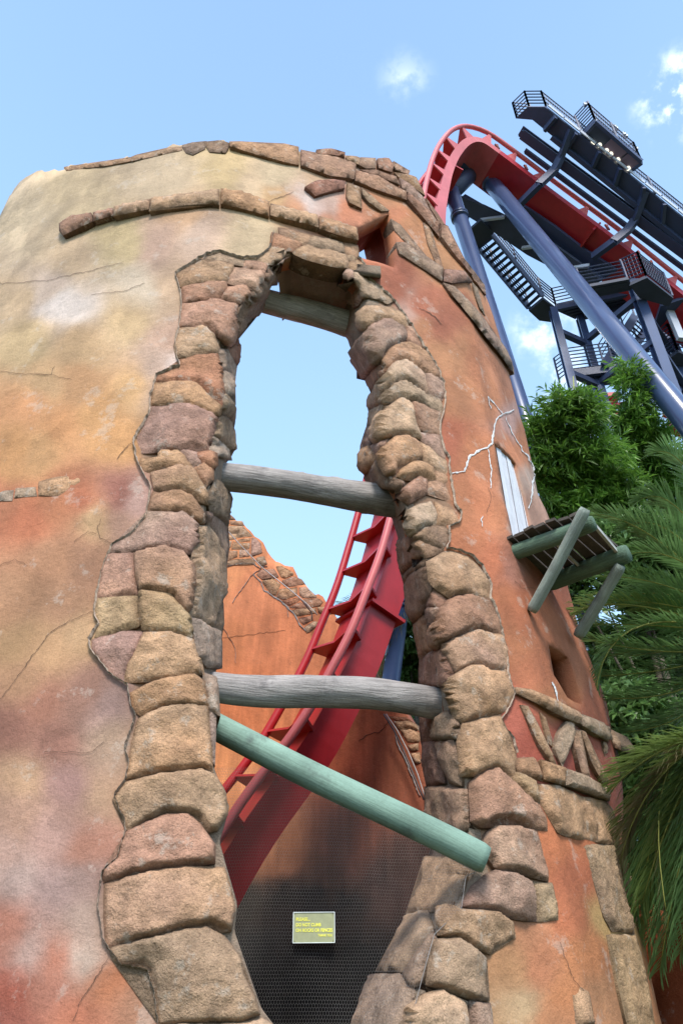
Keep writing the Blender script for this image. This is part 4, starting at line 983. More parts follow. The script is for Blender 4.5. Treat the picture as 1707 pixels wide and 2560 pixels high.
def catmull(pts, step=.1):
    r = []; P_ = [pts[0]*2-pts[1]]+pts+[pts[-1]*2-pts[-2]]
    for i in range(1, len(P_)-2):
        a, b, c_, d = P_[i-1:i+3]; m = max(2, int((c_-b).length/step))
        ta = (b-a).length**.5; tb = (c_-b).length**.5; tc_ = (d-c_).length**.5
        for j in range(m):
            t = j/m
            # centripetal form
            t0, t1, t2, t3 = 0, ta, ta+tb, ta+tb+tc_; tt = t1+(t2-t1)*t
            A1 = a*((t1-tt)/(t1-t0))+b*((tt-t0)/(t1-t0)); A2 = b*((t2-tt)/(t2-t1))+c_*((tt-t1)/(t2-t1)); A3 = c_*((t3-tt)/(t3-t2))+d*((tt-t2)/(t3-t2))
            B1 = A1*((t2-tt)/(t2-t0))+A2*((tt-t0)/(t2-t0)); B2 = A2*((t3-tt)/(t3-t1))+A3*((tt-t1)/(t3-t1))
            r.append(B1*((t2-tt)/(t2-t1))+B2*((tt-t1)/(t2-t1)))
    return r+[pts[-1]]
path = catmull(near, .12); n_ = len(path)
for _ in range(6): path = [path[0]]+[(path[i-1]+path[i]*2+path[i+1])/4 for i in range(1, n_-1)]+[path[-1]]
track = thing('coaster_track', 'red steel coaster track climbing from the right, cresting and plunging down inside the ruined tower', 'roller coaster', (5, 13, 0))
Ls, Ns, Ts, U_ = [], [], [], []
for i, p in enumerate(path):
    t = (path[min(i+1, n_-1)]-path[max(i-1, 0)]).normalized()
    u = min(1, max(0, (p.z-14)/9)); u = u if i > 20 else 1; U_.append(u)
    Lv = Vector((-.8, 1.1, 0)).lerp(Vector((-.5, 1.25, 0)), u); Lv = Lv-t*Lv.dot(t)*.6
    Nn = t.cross(Lv).normalized(); Ls.append(Lv); Ns.append(Nn); Ts.append(t)
def sweep(name, m, rel, closed=True, i0=0, i1=None):
    """rel(i) -> list of (lateral fraction from the near rail, distance towards the spine side)"""
    idx = list(range(i0, min(i1 or n_, n_), 2)); V = []; k = len(rel(0))
    for i in idx:
        for (l, nn) in rel(i): V.append(path[i]+Ls[i]*l+Ns[i]*nn)
    F = [(a*k+j, a*k+(j+1) % k, (a+1)*k+(j+1) % k, (a+1)*k+j) for a in range(len(idx)-1) for j in range(k)]
    F += [tuple(range(k))[::-1], tuple(range((len(idx)-1)*k, len(idx)*k))]
    return mesh_obj(name, V, F, m, track, smooth=False)
def railrel(l0, r=.075):
    return lambda i: [(l0+math.cos(2*math.pi*k/10)*r/Ls[i].length, math.sin(2*math.pi*k/10)*r) for k in range(10)]
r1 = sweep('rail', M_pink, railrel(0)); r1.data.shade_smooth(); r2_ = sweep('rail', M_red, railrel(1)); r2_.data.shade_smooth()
M_redlit = metal('sunlit_red_paint', (196, 98, 102), .45, .12, streak=(2, (3, 3, .4), .08))  # lighter copy of the track red: sunlight on the crest put into the colour
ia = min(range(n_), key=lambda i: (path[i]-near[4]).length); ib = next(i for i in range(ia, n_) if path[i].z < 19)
for i0_, i1_, mm_ in ((0, ia+1, M_red), (ia, ib+1, M_redlit), (ib, n_, M_red)): sweep('spine', mm_, i0=i0_-i0_ % 2, i1=i1_+(i1_+1) % 2, rel=lambda i: [(.14-.10*U_[i], .26+.18*U_[i]), (.86+.10*U_[i], .26+.18*U_[i]), (.86+.10*U_[i], .84-.14*U_[i]), (.14-.10*U_[i], .84-.14*U_[i])])
# crossties: shaped plates from rail to rail, standing on the spine
dist = 0; last = -9
for i in range(3, n_-3):
    dist += (path[i]-path[i-1]).length
    if dist-last > (1.7 if i < 60 else 1.0 if path[i].z > 20 else .82):
        last = dist; V = []
        prof = [(0, -.05), (.03, .09), (.16, .14), (.20, .30), (.80, .30), (.84, .14), (.97, .09), (1, -.05), (.90, .0), (.5, .14), (.10, .0)]
        g_ = .18*U_[i]; prof = [(0, -.03), (0, .06), (.10, .30+g_), (.90, .30+g_), (1, .06), (1, -.03), (.5, .08+g_)]
        for s_ in (-.022, .022):
            for l, nn in prof: V.append(path[i]+Ls[i]*l+Ns[i]*nn+Ts[i]*s_)
        k = len(prof); F = [tuple(range(k)), tuple(range(2*k-1, k-1, -1))]+[(a, (a+1) % k, (a+1) % k+k, a+k) for a in range(k)]
        mesh_obj('crosstie', V, F, M_red, track, smooth=False)
        for l_ in ((.0, 1.0) if U_[i] > .6 else ()):
            V = []
            for sl_ in (-.015, .015):
                for tt_, nn in ((-.03, .05), (.03, .05), (.17, .30+g_), (-.17, .30+g_)): V.append(path[i]+Ls[i]*(l_+sl_+(.06 if l_ == 0 else -.06)*(nn > .2))+Ns[i]*nn+Ts[i]*tt_)
            mesh_obj('gusset', V, [(0, 1, 2, 3), (7, 6, 5, 4), (0, 4, 5, 1), (1, 5, 6, 2), (2, 6, 7, 3), (3, 7, 4, 0)], M_pink if l_ == 0 else M_red, track, smooth=False)
for i in range(40, n_, 62):
    V = []
    for s_ in (-.03, .03):
        for l, nn in ((.06, .2), (.94, .2), (.94, .96), (.06, .96)): V.append(path[i]+Ls[i]*l+Ns[i]*nn+Ts[i]*s_)
    mesh_obj('splice_flange', V, [(0, 1, 2, 3), (7, 6, 5, 4), (0, 4, 5, 1), (1, 5, 6, 2), (2, 6, 7, 3), (3, 7, 4, 0)], M_red, track, smooth=False)
# chain dogs and anti-rollback clutter between the rails of the lift
M_rust = metal('rusty_brown_steel', (150, 84, 72), .8, .3)
for i in list(range(60, 75, 3))+list(range(20, 42, 2)):
    if i < n_:
        p = path[i]+Ls[i]*random.uniform(.1, .3); mb = MB(); mb.beam(p+Ns[i]*.1-Ts[i]*.08, p-Ns[i]*.06+Ts[i]*random.uniform(0, .1), .05, .10); mb.beam(p, p-Ns[i]*.14+Ts[i]*.06, .03, .04); mb.obj('chain_dog', M_rust, track)

# big tubular supports
def support(label, top, p2, r, flange=(.07,)):
    top = Vector(top); p2 = Vector(p2); d = (p2-top); k = top.z/(-d.z); base = top+d*k
    o = thing('support_column', label, 'column', (base.x, base.y, 0), 'tubular supports of the coaster')
    mb = MB(); mb.tube([top, base], r, 24); mb.obj('tube', M_navy, o, True)
    for f in flange:
        q = top+d.normalized()*f*20; dn = d.normalized()
        for s_ in (-.05, .05):
            mb = MB(); mb.tube([q+dn*(s_-.035), q+dn*(s_+.035)], r*1.22, 24); mb.obj('flange', M_navy, o, True)
    mb = MB(); mb.slab([(base.x-.6, base.y-.6, .12), (base.x+.6, base.y-.6, .12), (base.x+.6, base.y+.6, .12), (base.x-.6, base.y+.6, .12)], .12); mb.obj('footing', M_grate, o)
    return o
support('fat blue tube support slanting down from the crest to the lower right', at(1195, 418, 26.5), at(1636, 955, 17.5), .262, (.07,))
support('fat blue tube support rising steeply beside the right edge of the tower', at(1128, 478, 24.3), at(1315, 1062, 19.6), .222, (.06,))
support('dark blue tube support seen through the breach behind the red track', at(1010, 1445, 20.0), at(975, 1715, 18.4), .21, (.04,))
head = thing('support_head', 'dark blue box head joining the two crest supports under the track', 'bracket', tuple(at(1150, 440, 25)))
mb = MB(); mb.tube([at(1118, 490, 24.2), at(1200, 412, 26.4)], .27, 20); mb.obj('cross_tube', M_navyd, head, True)
mb = MB(); a = at(1150, 440, 25.4); mb.beam(a, a+Vector((-.1, .1, 1.0)), .8, .7); mb.obj('saddle', M_navyd, head)

# everything that rides along the lift is set out on the inclined plane of the lift
pa, pb = near[5], near[1]; D_ = (pb-pa).normalized(); Lh = Vector((D_.y, -D_.x, 0)).normalized(); nP = D_.cross(Lh).normalized()
def LP(view, x, y, dz=0):
    (px, py), = V2(view, f'{x},{y}'); dx, dy, dz_ = (float(v) for v in ray(px, py)); o = pa+Vector((0, 0, dz)); d = Vector((dx, dy, dz_)); e0 = Vector((0, 0, EYE)); t = nP.dot(o-e0)/nP.dot(d); return e0+d*t
UP = Vector((0, 0, 1))
def railing(parent, pts_, h=1.0, bars=4, post=1.1, m=None, r=.018, panel=False, name='railing'):
    m = m or M_navyd; mb = MB()
    for a, b in zip(pts_[:-1], pts_[1:]):
        ln = (b-a).length; k = max(1, int(ln/post))
        for j in range(k+1): q = a.lerp(b, j/k); mb.beam(q, q+UP*h, r*2.4, r*2.4, up=(1, 0, 0))
        for j in range(bars): zz_ = h*(j+1)/bars; mb.tube([a+UP*zz_, b+UP*zz_], r, 5, False)
        if panel:
            k = int(ln/.09)
            for j in range(k): q = a.lerp(b, j/k); mb.beam(q+UP*.12, q+UP*(h-.05), .012, .012, up=(1, 0, 0))
    return mb.obj(name, m, parent)
cat = thing('catwalk', 'long dark upper catwalk with railings above the lift track, ending in an open cage', 'walkway', tuple(LP('U1', 700, 600)))
Pz = .6
deck = [LP('U1', x_, y_, Pz) for x_, y_ in ((200, 310), (300, 215), (440, 215), (1640, 1180), (1640, 1385), (340, 322))]
mb = MB(); mb.slab(deck, .12, nP if nP.z > 0 else -nP); mb.obj('deck', M_navyd, cat)
railing(cat, [deck[5], deck[0], deck[1], deck[2]], 1.0, 5, .8, r=.02)
railing(cat, [deck[2], deck[3]], 1.0, 3, 1.3, panel=True, r=.02)
e1, e2 = deck[2], deck[3]
for j in range(9):
    mb = MB(); a = e1.lerp(e2, j/9+.004); b = e1.lerp(e2, (j+1)/9-.004); off_ = (deck[2]-deck[5]).normalized()*.07; mb.beam(a-UP*.02+off_, b-UP*.02+off_, .03, .17); mb.obj('toe_board', M_toe, cat)
in1, in2 = deck[5], deck[4]
for fr in (.06, .2, .36, .5, .66, .8):
    a = in1.lerp(in2, fr); b = e1.lerp(e2, fr); mb = MB(); mb.beam(a-UP*.22, b-UP*.22, .1, .2); mb.obj('cross_beam', M_navyd, cat)
mb = MB(); mb.beam(LP('U1', 490, 470, Pz-.25), LP('U1', 1640, 1395, Pz-.25), .12, .25); mb.obj('side_beam', M_navyd, cat)
# motor platform hung beside the catwalk
mp_ = thing('lift_motor_platform', 'boxy railed platform with round lamps under it, standing on the upper catwalk', 'platform', tuple(LP('U1', 980, 560)))
q4 = [LP('U1', x_, y_, .9) for x_, y_ in ((735, 452), (845, 335), (1222, 662), (1092, 755))]
mb = MB(); mb.slab(q4, .10, nP if nP.z > 0 else -nP); mb.obj('deck', M_grate, mp_)
M_brown = metal('brown_plate', (120, 100, 118), .6, .1)
for fa, fb in ((.36, .70), (.73, .98)):
    c4 = [q4[0].lerp(q4[3], fa), q4[1].lerp(q4[2], fa), q4[1].lerp(q4[2], fb), q4[0].lerp(q4[3], fb)]; mb = MB(); mb.slab([v-UP*.14 for v in c4], .02); mb.obj('belly_plate', M_brown, mp_)
for a, b in ((q4[0], q4[3]), (q4[1], q4[2]), (q4[3], q4[2]), (q4[0], q4[1])):
    mb = MB(); mb.beam(a-UP*.06, b-UP*.06, .10, .20); mb.obj('edge_beam', M_navyd, mp_)
for j in range(3):
    mb = MB(); mb.beam(q4[1].lerp(q4[2], j/3+.01)+UP*.06, q4[1].lerp(q4[2], (j+1)/3-.01)+UP*.06, .05, .16); mb.obj('toe_board', M_toe, mp_)
railing(mp_, [q4[0], q4[1]], 1.25, 8, 1.2, r=.02); railing(mp_, [q4[1], q4[2]], 1.1, 3, .9, panel=True, r=.02); railing(mp_, [q4[2], q4[3]], 1.1, 4, .9, r=.02)
for x_, y_ in ((870, 510), (927, 555), (962, 583), (1020, 630), (1105, 700), (815, 492)):
    c_ = LP('U1', x_, y_, .9)-UP*.22; mb = MB(); mb.tube([c_, c_+UP*.06, c_+UP*.10], [.065, .065, .03], 14); mb.obj('lamp', M_lt, mp_, True)
for x_, y_ in ((765, 210), (1005, 395), (1020, 408), (1085, 455), (1100, 470), (1185, 575)):
    c_ = LP('U1', x_, y_, 2.0); mb = MB(); mb.beam(c_, c_+UP*.12, .09, .09); mb.tube([c_+UP*.12, c_+UP*.2], [.06, .03], 8); mb.obj('beacon', M_toe, mp_)
def bar(name, label, cat_, a, b, w_, h_, m=None):
    o = thing(name, label, cat_, tuple(a)); mb = MB(); mb.beam(a, b, w_, h_); mb.obj('web', m or M_navyd, o); dn = (b-a).normalized()
    for s_ in (-1, 1):
        mb = MB(); mb.beam(a+UP*s_*h_/2, b+UP*s_*h_/2, w_*1.5, .04); mb.obj('flange', m or M_navyd, o)
    return o
b1_ = bar('guide_beam', 'dark steel beam running between the upper catwalk and the lift rail', 'beam', LP('U1', 238, 430, .3), LP('U1', 1640, 1465, .3), .2, .26)
b2_ = bar('guide_beam', 'slim dark conduit beam close above the near lift rail', 'beam', LP('U1', 270, 582, .15), LP('U1', 1640, 1600, .15), .09, .10)
for (pts_a, lab) in ((('640,420', '560,640', '505,745', '390,855', '215,1030'), 'bent dark arm nearer the crest carrying the catwalk'), (('1250,925', '1165,1160', '1110,1235', '1000,1325', '830,1450'), 'bent dark arm farther down the lift carrying the catwalk')):
    o = thing('bent_bracket', lab, 'bracket', tuple(LP('U1', *map(float, pts_a[0].split(',')))))
    dzs = (.45, .1, -.4, -1.15, -1.2); V = [LP('U1', *map(float, s_.split(',')), dz_) for s_, dz_ in zip(pts_a, dzs)]
    for a, b in zip(V[:-1], V[1:]):
        d = (b-a).normalized(); mb = MB(); mb.beam(a-d*.03, b+d*.03, .16, .24); mb.obj('arm_segment', M_navyd, o)
# catwalk on the far side of the spine
cf = thing('catwalk', 'shorter dark walkway below the lift track behind the fat slanting support', 'walkway', tuple(LP('U2', 600, 300, -1.2)))
mb = MB(); mb.slab([LP('U2', x_, y_, -1.2) for x_, y_ in ((150, 10), (330, 80), (640, 230), (920, 430), (1065, 548), (960, 590), (800, 490), (600, 385), (380, 235), (240, 150), (150, 80))], .14, nP if nP.z > 0 else -nP); mb.obj('deck', M_grate, cf)
mb = MB(); mb.beam(LP('U2', 190, 30, -1.0), LP('U2', 1070, 540, -1.0), .1, .3); mb.obj('side_beam', M_navyd, cf)
for x_, y_ in ((300, 175), (560, 350), (830, 480)):
    mb = MB(); mb.beam(LP('U2', x_, y_, -1.4), LP('U2', x_+150, y_-20, -1.4), .08, .12); mb.obj('cross_beam', M_toe, cf)
mb = MB(); mb.slab([LP('U2', x_, y_, -1.3) for x_, y_ in ((20, 105), (75, 40), (95, 80))], .1); mb.obj('end_plate', M_navyd, cf)
railing(cf, [LP('U2', 20, 105, -1.3), LP('U2', 70, 40, -1.3)], 1.2, 5, .6, r=.012)

ud = thing('underdeck', 'dark plated deck hugging the underside of the lift track on its far side', 'walkway', tuple(LP('U2', 800, 350, -.9)))
mb = MB(); mb.slab([LP('U2', x_, y_, -.75) for x_, y_ in ((480, 50), (590, 85), (770, 205), (950, 345), (1060, 415), (1165, 480), (1050, 552), (930, 475), (700, 340), (590, 245))], .16, nP if nP.z > 0 else -nP); mb.obj('deck', M_navyd, ud)
# stair tower
def SZ(view, x, y, z):
    (px, py), = V2(view, f'{x},{y}'); return on_z(px, py, z+EYE)
st = thing('stair_tower', 'dark blue steel stair tower with switchback stairs and railed landings', 'stair tower', (8, 17, 0))
def flight(A1, A2, B1, B2, n, rail=True, panel=False):
    f = MB(); f.beam(A1, B1, .06, .26); f.obj('stringer', M_navyd, st); f = MB(); f.beam(A2, B2, .06, .26); f.obj('stringer', M_navyd, st)
    for i in range(n):
        u = (i+.5)/n; a = A1.lerp(B1, u); b = A2.lerp(B2, u); mb = MB(); w3 = (B1-A1); w3.z = 0; w3 = w3.normalized()*.055
        mb.slab([a-w3, b-w3, b+w3, a+w3], .03); mb.obj('tread', M_grate if i % 4 else M_navyd, st)
    if rail: railing(st, [A2, B2], .95, 4, .9, panel=panel); railing(st, [A1, B1], .95, 4, .9)
zA, zB, zC = 21.0, 18.1, 15.4
flight(SZ('U2', 275, 335, 23.0), SZ('U2', 370, 262, 23.0), SZ('U2', 605, 728, zA), SZ('U2', 690, 652, zA), 13, panel=True)
def deckp(view, pts_, z, name='landing', th=.12, m=None):
    mb = MB(); mb.slab([SZ(view, x_, y_, z) for x_, y_ in pts_], th); return mb.obj(name, m or M_grate, st)
deckp('U2', ((215, 240), (300, 165), (380, 240), (360, 275), (275, 340)), 23.0)
deckp('U2', ((600, 730), (690, 655), (775, 722), (740, 800), (665, 790)), zA)
# grated walkway: open bars so that the sky glints through
def grated(view, q, z, n=26, name='grating_bar'):
    a, b, c_, d = [SZ(view, x_, y_, z) for x_, y_ in q]; mb = MB()
    for i in range(n):
        u = i/(n-1); mb.beam(a.lerp(b, u), d.lerp(c_, u), .035 if i % 4 else .12, .05)
    for u in (0, .3, .55, .8, 1): mb.beam(a.lerp(d, u), b.lerp(c_, u), .08, .12)
    o = mb.obj('grating', M_grate, st)
grated('U2', ((790, 735), (1240, 625), (1262, 692), (900, 785)), zA, 34)
railing(st, [SZ('U2', 690, 655, zA), SZ('U2', 775, 722, zA), SZ('U2', 1235, 622, zA)], 1.0, 6, 1.0, r=.02); 
mb = MB(); mb.beam(SZ('U2', 775, 725, zA-.1), SZ('U2', 1240, 627, zA-.1), .1, .28); mb.obj('side_beam', M_navyd, st)
mb = MB(); mb.beam(SZ('U2', 900, 785, zA-.1), SZ('U2', 1280, 700, zA-.1), .1, .28); mb.obj('side_beam', M_navyd, st)
zU = 19.8
deckp('U2', ((1225, 570), (1335, 520), (1500, 650), (1470, 700), (1290, 650)), zU-.3)
railing(st, [SZ('U2', 1225, 570, zU-.3), SZ('U2', 1335, 520, zU-.3), SZ('U2', 1500, 650, zU-.3)], 1.15, 7, .8, r=.022, panel=True)
grated('U2', ((930, 600), (1225, 545), (1240, 600), (960, 655)), zU-.3, 24)
railing(st, [SZ('U2', 940, 610, zU-.3), SZ('U2', 1225, 560, zU-.3)], 1.0, 6, 1.0)
grated('U2', ((905, 1145), (1140, 1105), (1440, 1095), (1430, 1135), (1180, 1175))[:2]+((1190, 1165), (960, 1195)), zB, 24)
grated('U2', ((1270, 1098), (1440, 1080), (1450, 1125), (1300, 1140)), zB, 14)
mb = MB(); mb.beam(SZ('U2', 870, 1140, zB-.05), SZ('U2', 1430, 1072, zB-.05), .12, .3); mb.obj('side_beam', M_navyd, st)
mb = MB(); mb.beam(SZ('U2', 960, 1195, zB-.05), SZ('U2', 1450, 1130, zB-.05), .12, .3); mb.obj('side_beam', M_navyd, st)
railing(st, [SZ('U2', 795, 1190, zB), SZ('U2', 880, 1128, zB), SZ('U2', 1400, 1062, zB)], 1.1, 7, 1.1, r=.02)
flight(SZ('U2', 1265, 775, zA), SZ('U2', 1345, 850, zA), SZ('U2', 1075, 1085, zB), SZ('U2', 1150, 1130, zB), 14)
flight(SZ('U2', 1470, 1130, zB), SZ('U2', 1560, 1180, zB), SZ('U3', 1230, 1180, zC), SZ('U3', 1400, 1220, zC), 13)
deckp('U2', ((1440, 1050), (1530, 985), (1600, 1010), (1600, 1110), (1480, 1100)), 18.6)
railing(st, [SZ('U2', 1440, 1050, 18.6), SZ('U2', 1530, 985, 18.6), SZ('U2', 1620, 1000, 18.6)], 1.2, 8, .7, r=.022)
deckp('U2', ((1420, 700), (1600, 640), (1620, 900), (1380, 830)), 20.0, m=M_navyd)
def column(view, x, y, t, ztop, w_, lab=None, edge=False):
    (px, py), = V2(view, f'{x},{y}'); p = at(px, py, t); mb = MB(); mb.beam((p.x, p.y, 0), (p.x, p.y, p.z+ztop), w_*.6, w_*.25, up=(1, 0, 0)); o = mb.obj('column', M_navy, st)
    for s_ in (-1, 1):
        mb = MB(); mb.beam((p.x, p.y+s_*w_*.34, 0), (p.x, p.y+s_*w_*.34, p.z+ztop), .04, w_*.85, up=(1, 0, 0)); mb.obj('column_flange', M_navy, st)
    return p
c1 = column('U2', 755, 745, 25.4, .1, .26); c2 = column('U2', 925, 800, 25.8, .1, .26); c3 = column('U2', 1255, 575, 24.2, .1, .34); c4 = column('U2', 1385, 690, 26.5, .1, .42); c5 = column('U2', 1500, 700, 28, .1, .3)
for (a, b) in ((c1, c2), (c2, c3), (c3, c4)):
    for zq in (a.z-1.0, zB+EYE-.3):
        mb = MB(); mb.beam((a.x, a.y, zq), (b.x, b.y, zq-.1), .16, .2); mb.obj('tie_beam', M_navyd, st)
mb = MB(); mb.beam(SZ('U3', 1410, 215, 20.3), SZ('U3', 1550, 545, 18.6), .14, .22); mb.obj('diagonal_brace', M_toe, st)
mb = MB(); mb.tube([SZ('U2', 1490, 665, 21.5), SZ('U2', 1640, 740, 21.2)], .3, 14); mb.obj('side_tube', M_navy, st)
mb = MB(); a = at(1455, 975, 25); mb.beam(a, a+Vector((.6, .5, -.8)), .7, .9); mb.beam(a+Vector((.5, .4, -.8)), Vector((a.x+.6, a.y+.5, 0)), .3, .3, up=(1, 0, 0)); mb.obj('footing_bracket', M_navyd, st)

rt = thing('coaster_track', 'bits of another bright red track seen low between the bamboo tops', 'roller coaster', tuple(at(1510, 1040, 34)))
def U3p(x, y, t=34):
    (px, py), = V2('U3', f'{x},{y}'); return at(px, py, t)
for q in ((780, 1100, 860, 1290), (800, 1135, 1000, 1160), (870, 1065, 960, 1060), (880, 1065, 930, 1120), (955, 1060, 930, 1120), (1000, 1120, 1010, 1170), (780, 1290, 1000, 1300), (700, 1210, 1100, 1240)):
    mb = MB(); mb.beam(U3p(q[0], q[1]), U3p(q[2], q[3]), .22, .22); mb.obj('tie_bar', M_red, rt)
mb = MB(); mb.beam(U3p(1400, 1180), U3p(1700, 1260), .5, .6); mb.obj('spine', M_red, rt)
mb = MB(); mb.beam(U3p(1450, 1290), U3p(1700, 1420), .5, .9); mb.obj('spine', M_red, rt)
# ------------------------------------------------------------------ vegetation
def leafmat(name, base, tr=.25, rough=.45): return mat(name, base=base, rough=rough, var=.45, vscale=1.3, fine=.25, fscale=9, spec=.45, transl=tr)
M_bam = leafmat('bamboo_leaf', (.14, .28, .04), .45); M_dark = leafmat('dark_leaf', (.13, .24, .07), .4, .4)
M_palm = leafmat('palm_leaflet', (.16, .28, .10), .32, .34); M_palml = leafmat('palm_leaflet_light', (.24, .33, .10), .32, .4); M_straw = leafmat('dry_leaflet', (.32, .25, .13), .2, .7)
M_rach = mat('frond_rib', base=(.22, .22, .05), rough=.5); M_trunk = mat('palm_trunk', base=(.09, .075, .055), rough=.95, var=.4, vscale=5, bump=.03, bscale=12); M_culm = mat('bamboo_culm', base=(.32, .36, .12), rough=.5, var=.2)
nr = np.random.default_rng(11)
def unit(v): return v/(np.linalg.norm(v, axis=-1, keepdims=True)+1e-9)
def leaves_obj(name, base, dirs, length, width, m, parent, bend=.25, kind='stuff'):
    """narrow pointed leaves, two quads each"""
    n = len(base); side = unit(np.cross(dirs, nr.normal(0, 1, (n, 3))+np.array([0, 0, .6]))); L1 = length[:, None]; W = width[:, None]
    mid = base+dirs*L1*.5; tip = base+dirs*L1+np.array([0, 0, -1.])*L1*bend
    V = np.stack([base, mid+side*W/2, tip, mid-side*W/2], 1).reshape(-1, 3); b = np.arange(n)*4
    F = np.stack([b, b+1, b+2, b+3], -1)
    me = bpy.data.meshes.new(name); me.vertices.add(len(V)); me.vertices.foreach_set('co', V.astype(np.float32).ravel())
    me.loops.add(n*4); me.loops.foreach_set('vertex_index', F.ravel().astype(np.int32)); me.polygons.add(n); me.polygons.foreach_set('loop_start', (np.arange(n)*4).astype(np.int32)); me.polygons.foreach_set('loop_total', np.full(n, 4, np.int32))
    me.update(calc_edges=True); me.materials.append(m)
    o = bpy.data.objects.new(name, me); link(o, parent)
    if parent is not None and parent.type == 'EMPTY': o.matrix_parent_inverse = Matrix.Translation(parent.location).inverted()
    if kind: o['kind'] = kind
    return o
def sprays(centers, nl, spread, lmin, lmax, w_, m, parent, name='foliage', up=.3):
    n = len(centers); ax_ = unit(nr.normal(0, 1, (n, 3))*np.array([1, 1, .5])+np.array([0, 0, up])); B, Dd = [], []
    tw = nr.uniform(.12, .3, n)
    for k in range(nl):
        f = nr.uniform(0, 1, n); B.append(centers+ax_*(tw*f)[:, None]); Dd.append(unit(ax_+nr.normal(0, spread, (n, 3))))
    B = np.vstack(B); Dd = np.vstack(Dd); Ln = nr.uniform(lmin, lmax, len(B)); return leaves_obj(name, B, Dd, Ln, Ln*w_, m, parent)
def blobpts(blobs, n, t):
    """points inside ellipsoids standing at distance t; denser towards their skin"""
    r = []
    tot = sum(b[2]**2 for b in blobs)
    for b in blobs:
        c_ = np.array(at(b[0], b[1], b[3] if len(b) > 3 else t)); R = b[2]*(b[3] if len(b) > 3 else t)/FPX; k = int(n*b[2]**2/tot)+3
        d = unit(nr.normal(0, 1, (k, 3))); rr = R*nr.uniform(.25, 1, k)**.6; q = c_+d*rr[:, None]*np.array([1, 1, 1.15]); q = q[fbm(q, 1.1, 3, 4) > -.22]; r.append(q)
    return np.vstack(r)
def bamboo(label, blobs, n, t, stems, lmin=.15, lmax=.29, m=M_bam):
    c_ = at(blobs[0][0], blobs[0][1], t); o = thing('bamboo', label, 'bamboo', (c_.x, c_.y, 0), 'bamboo behind the tower')
    sprays(blobpts(blobs, n, t), 8, .55, lmin, lmax, .16, m, o, up=-.1)
    for s_ in stems:
        q = [at(x_, y_, t) for x_, y_ in s_]; q.append(Vector((q[-1].x+.2, q[-1].y, 0))); mb = MB(); mb.tube(q, [.012]+[.022]*(len(q)-2)+[.03], 6); mb.obj('culm', M_culm, o, True)
    return o
bamboo('bushy bright green bamboo filling the corner beside the white door of the tower', [(1400, 990, 34), (1432, 975, 45), (1400, 1040, 55), (1455, 1030, 55), (1355, 1090, 45), (1370, 1150, 65), (1440, 1120, 75), (1500, 1160, 75), (1400, 1230, 80), (1480, 1260, 85), (1540, 1240, 70), (1420, 1330, 85), (1530, 1350, 90), (1345, 1060, 26)], 3400, 16,
       [[(1432, 940), (1440, 1100), (1450, 1400)], [(1400, 980), (1395, 1200), (1400, 1500)]])
bamboo('taller pointed bamboo with a pale leaning culm, right of the bushy one', [(1572, 925, 26), (1580, 960, 36), (1590, 1010, 48), (1600, 1070, 58), (1560, 1060, 40), (1630, 1130, 68), (1580, 1160, 62), (1650, 1190, 62), (1600, 1250, 74), (1680, 1260, 60), (1620, 1330, 76)], 2300, 17.5,
       [[(1560, 1010), (1577, 1120), (1592, 1220), (1600, 1300)], [(1585, 930), (1600, 1100), (1620, 1400)]])
def bushtree(label, blobs, n, t, trunk, m=M_dark, l=(.10, .22)):
    c_ = at(trunk[0], trunk[1], t); o = thing('broadleaf_tree', label, 'tree', (c_.x, c_.y, 0), 'dark trees behind the palms')
    sprays(blobpts(blobs, n, t), 7, .8, l[0], l[1], .42, m, o, 'crown')
    mb = MB(); mb.tube([Vector((c_.x, c_.y, 0)), Vector((c_.x+.1, c_.y, c_.z*.5)), c_], [.22, .17, .08], 8); mb.obj('trunk', M_trunk, o, True)
    for k in range(4): b = blobs[k % len(blobs)]; mb = MB(); mb.tube([Vector((c_.x, c_.y, c_.z*.6)), at(b[0], b[1], t)], [.035, .012], 6); mb.obj('limb', M_trunk, o, True)
bushtree('dark leafy tree behind the balcony and the long palm fronds', [(1420, 1430, 75), (1500, 1480, 95), (1600, 1440, 90), (1700, 1500, 110), (1560, 1600, 110), (1680, 1680, 120), (1540, 1360, 70), (1640, 1350, 70)], 4200, 14, (1600, 1500))
bushtree('dark leafy tree low behind the lower palm at the right edge', [(1570, 1800, 100), (1680, 1850, 120), (1600, 1960, 110), (1720, 2020, 130), (1620, 2120, 110), (1720, 2240, 120), (1640, 2290, 90), (1560, 2010, 60)], 4200, 12.5, (1680, 2000))
bushtree('dark shrub tree glimpsed through the breach behind the dark blue support', [(1020, 1590, 60), (1050, 1700, 60), (990, 1680, 50), (1080, 1480, 60), (1090, 1620, 80), (1070, 1790, 50)], 1300, 21, (1040, 1700), l=(.15, .3))

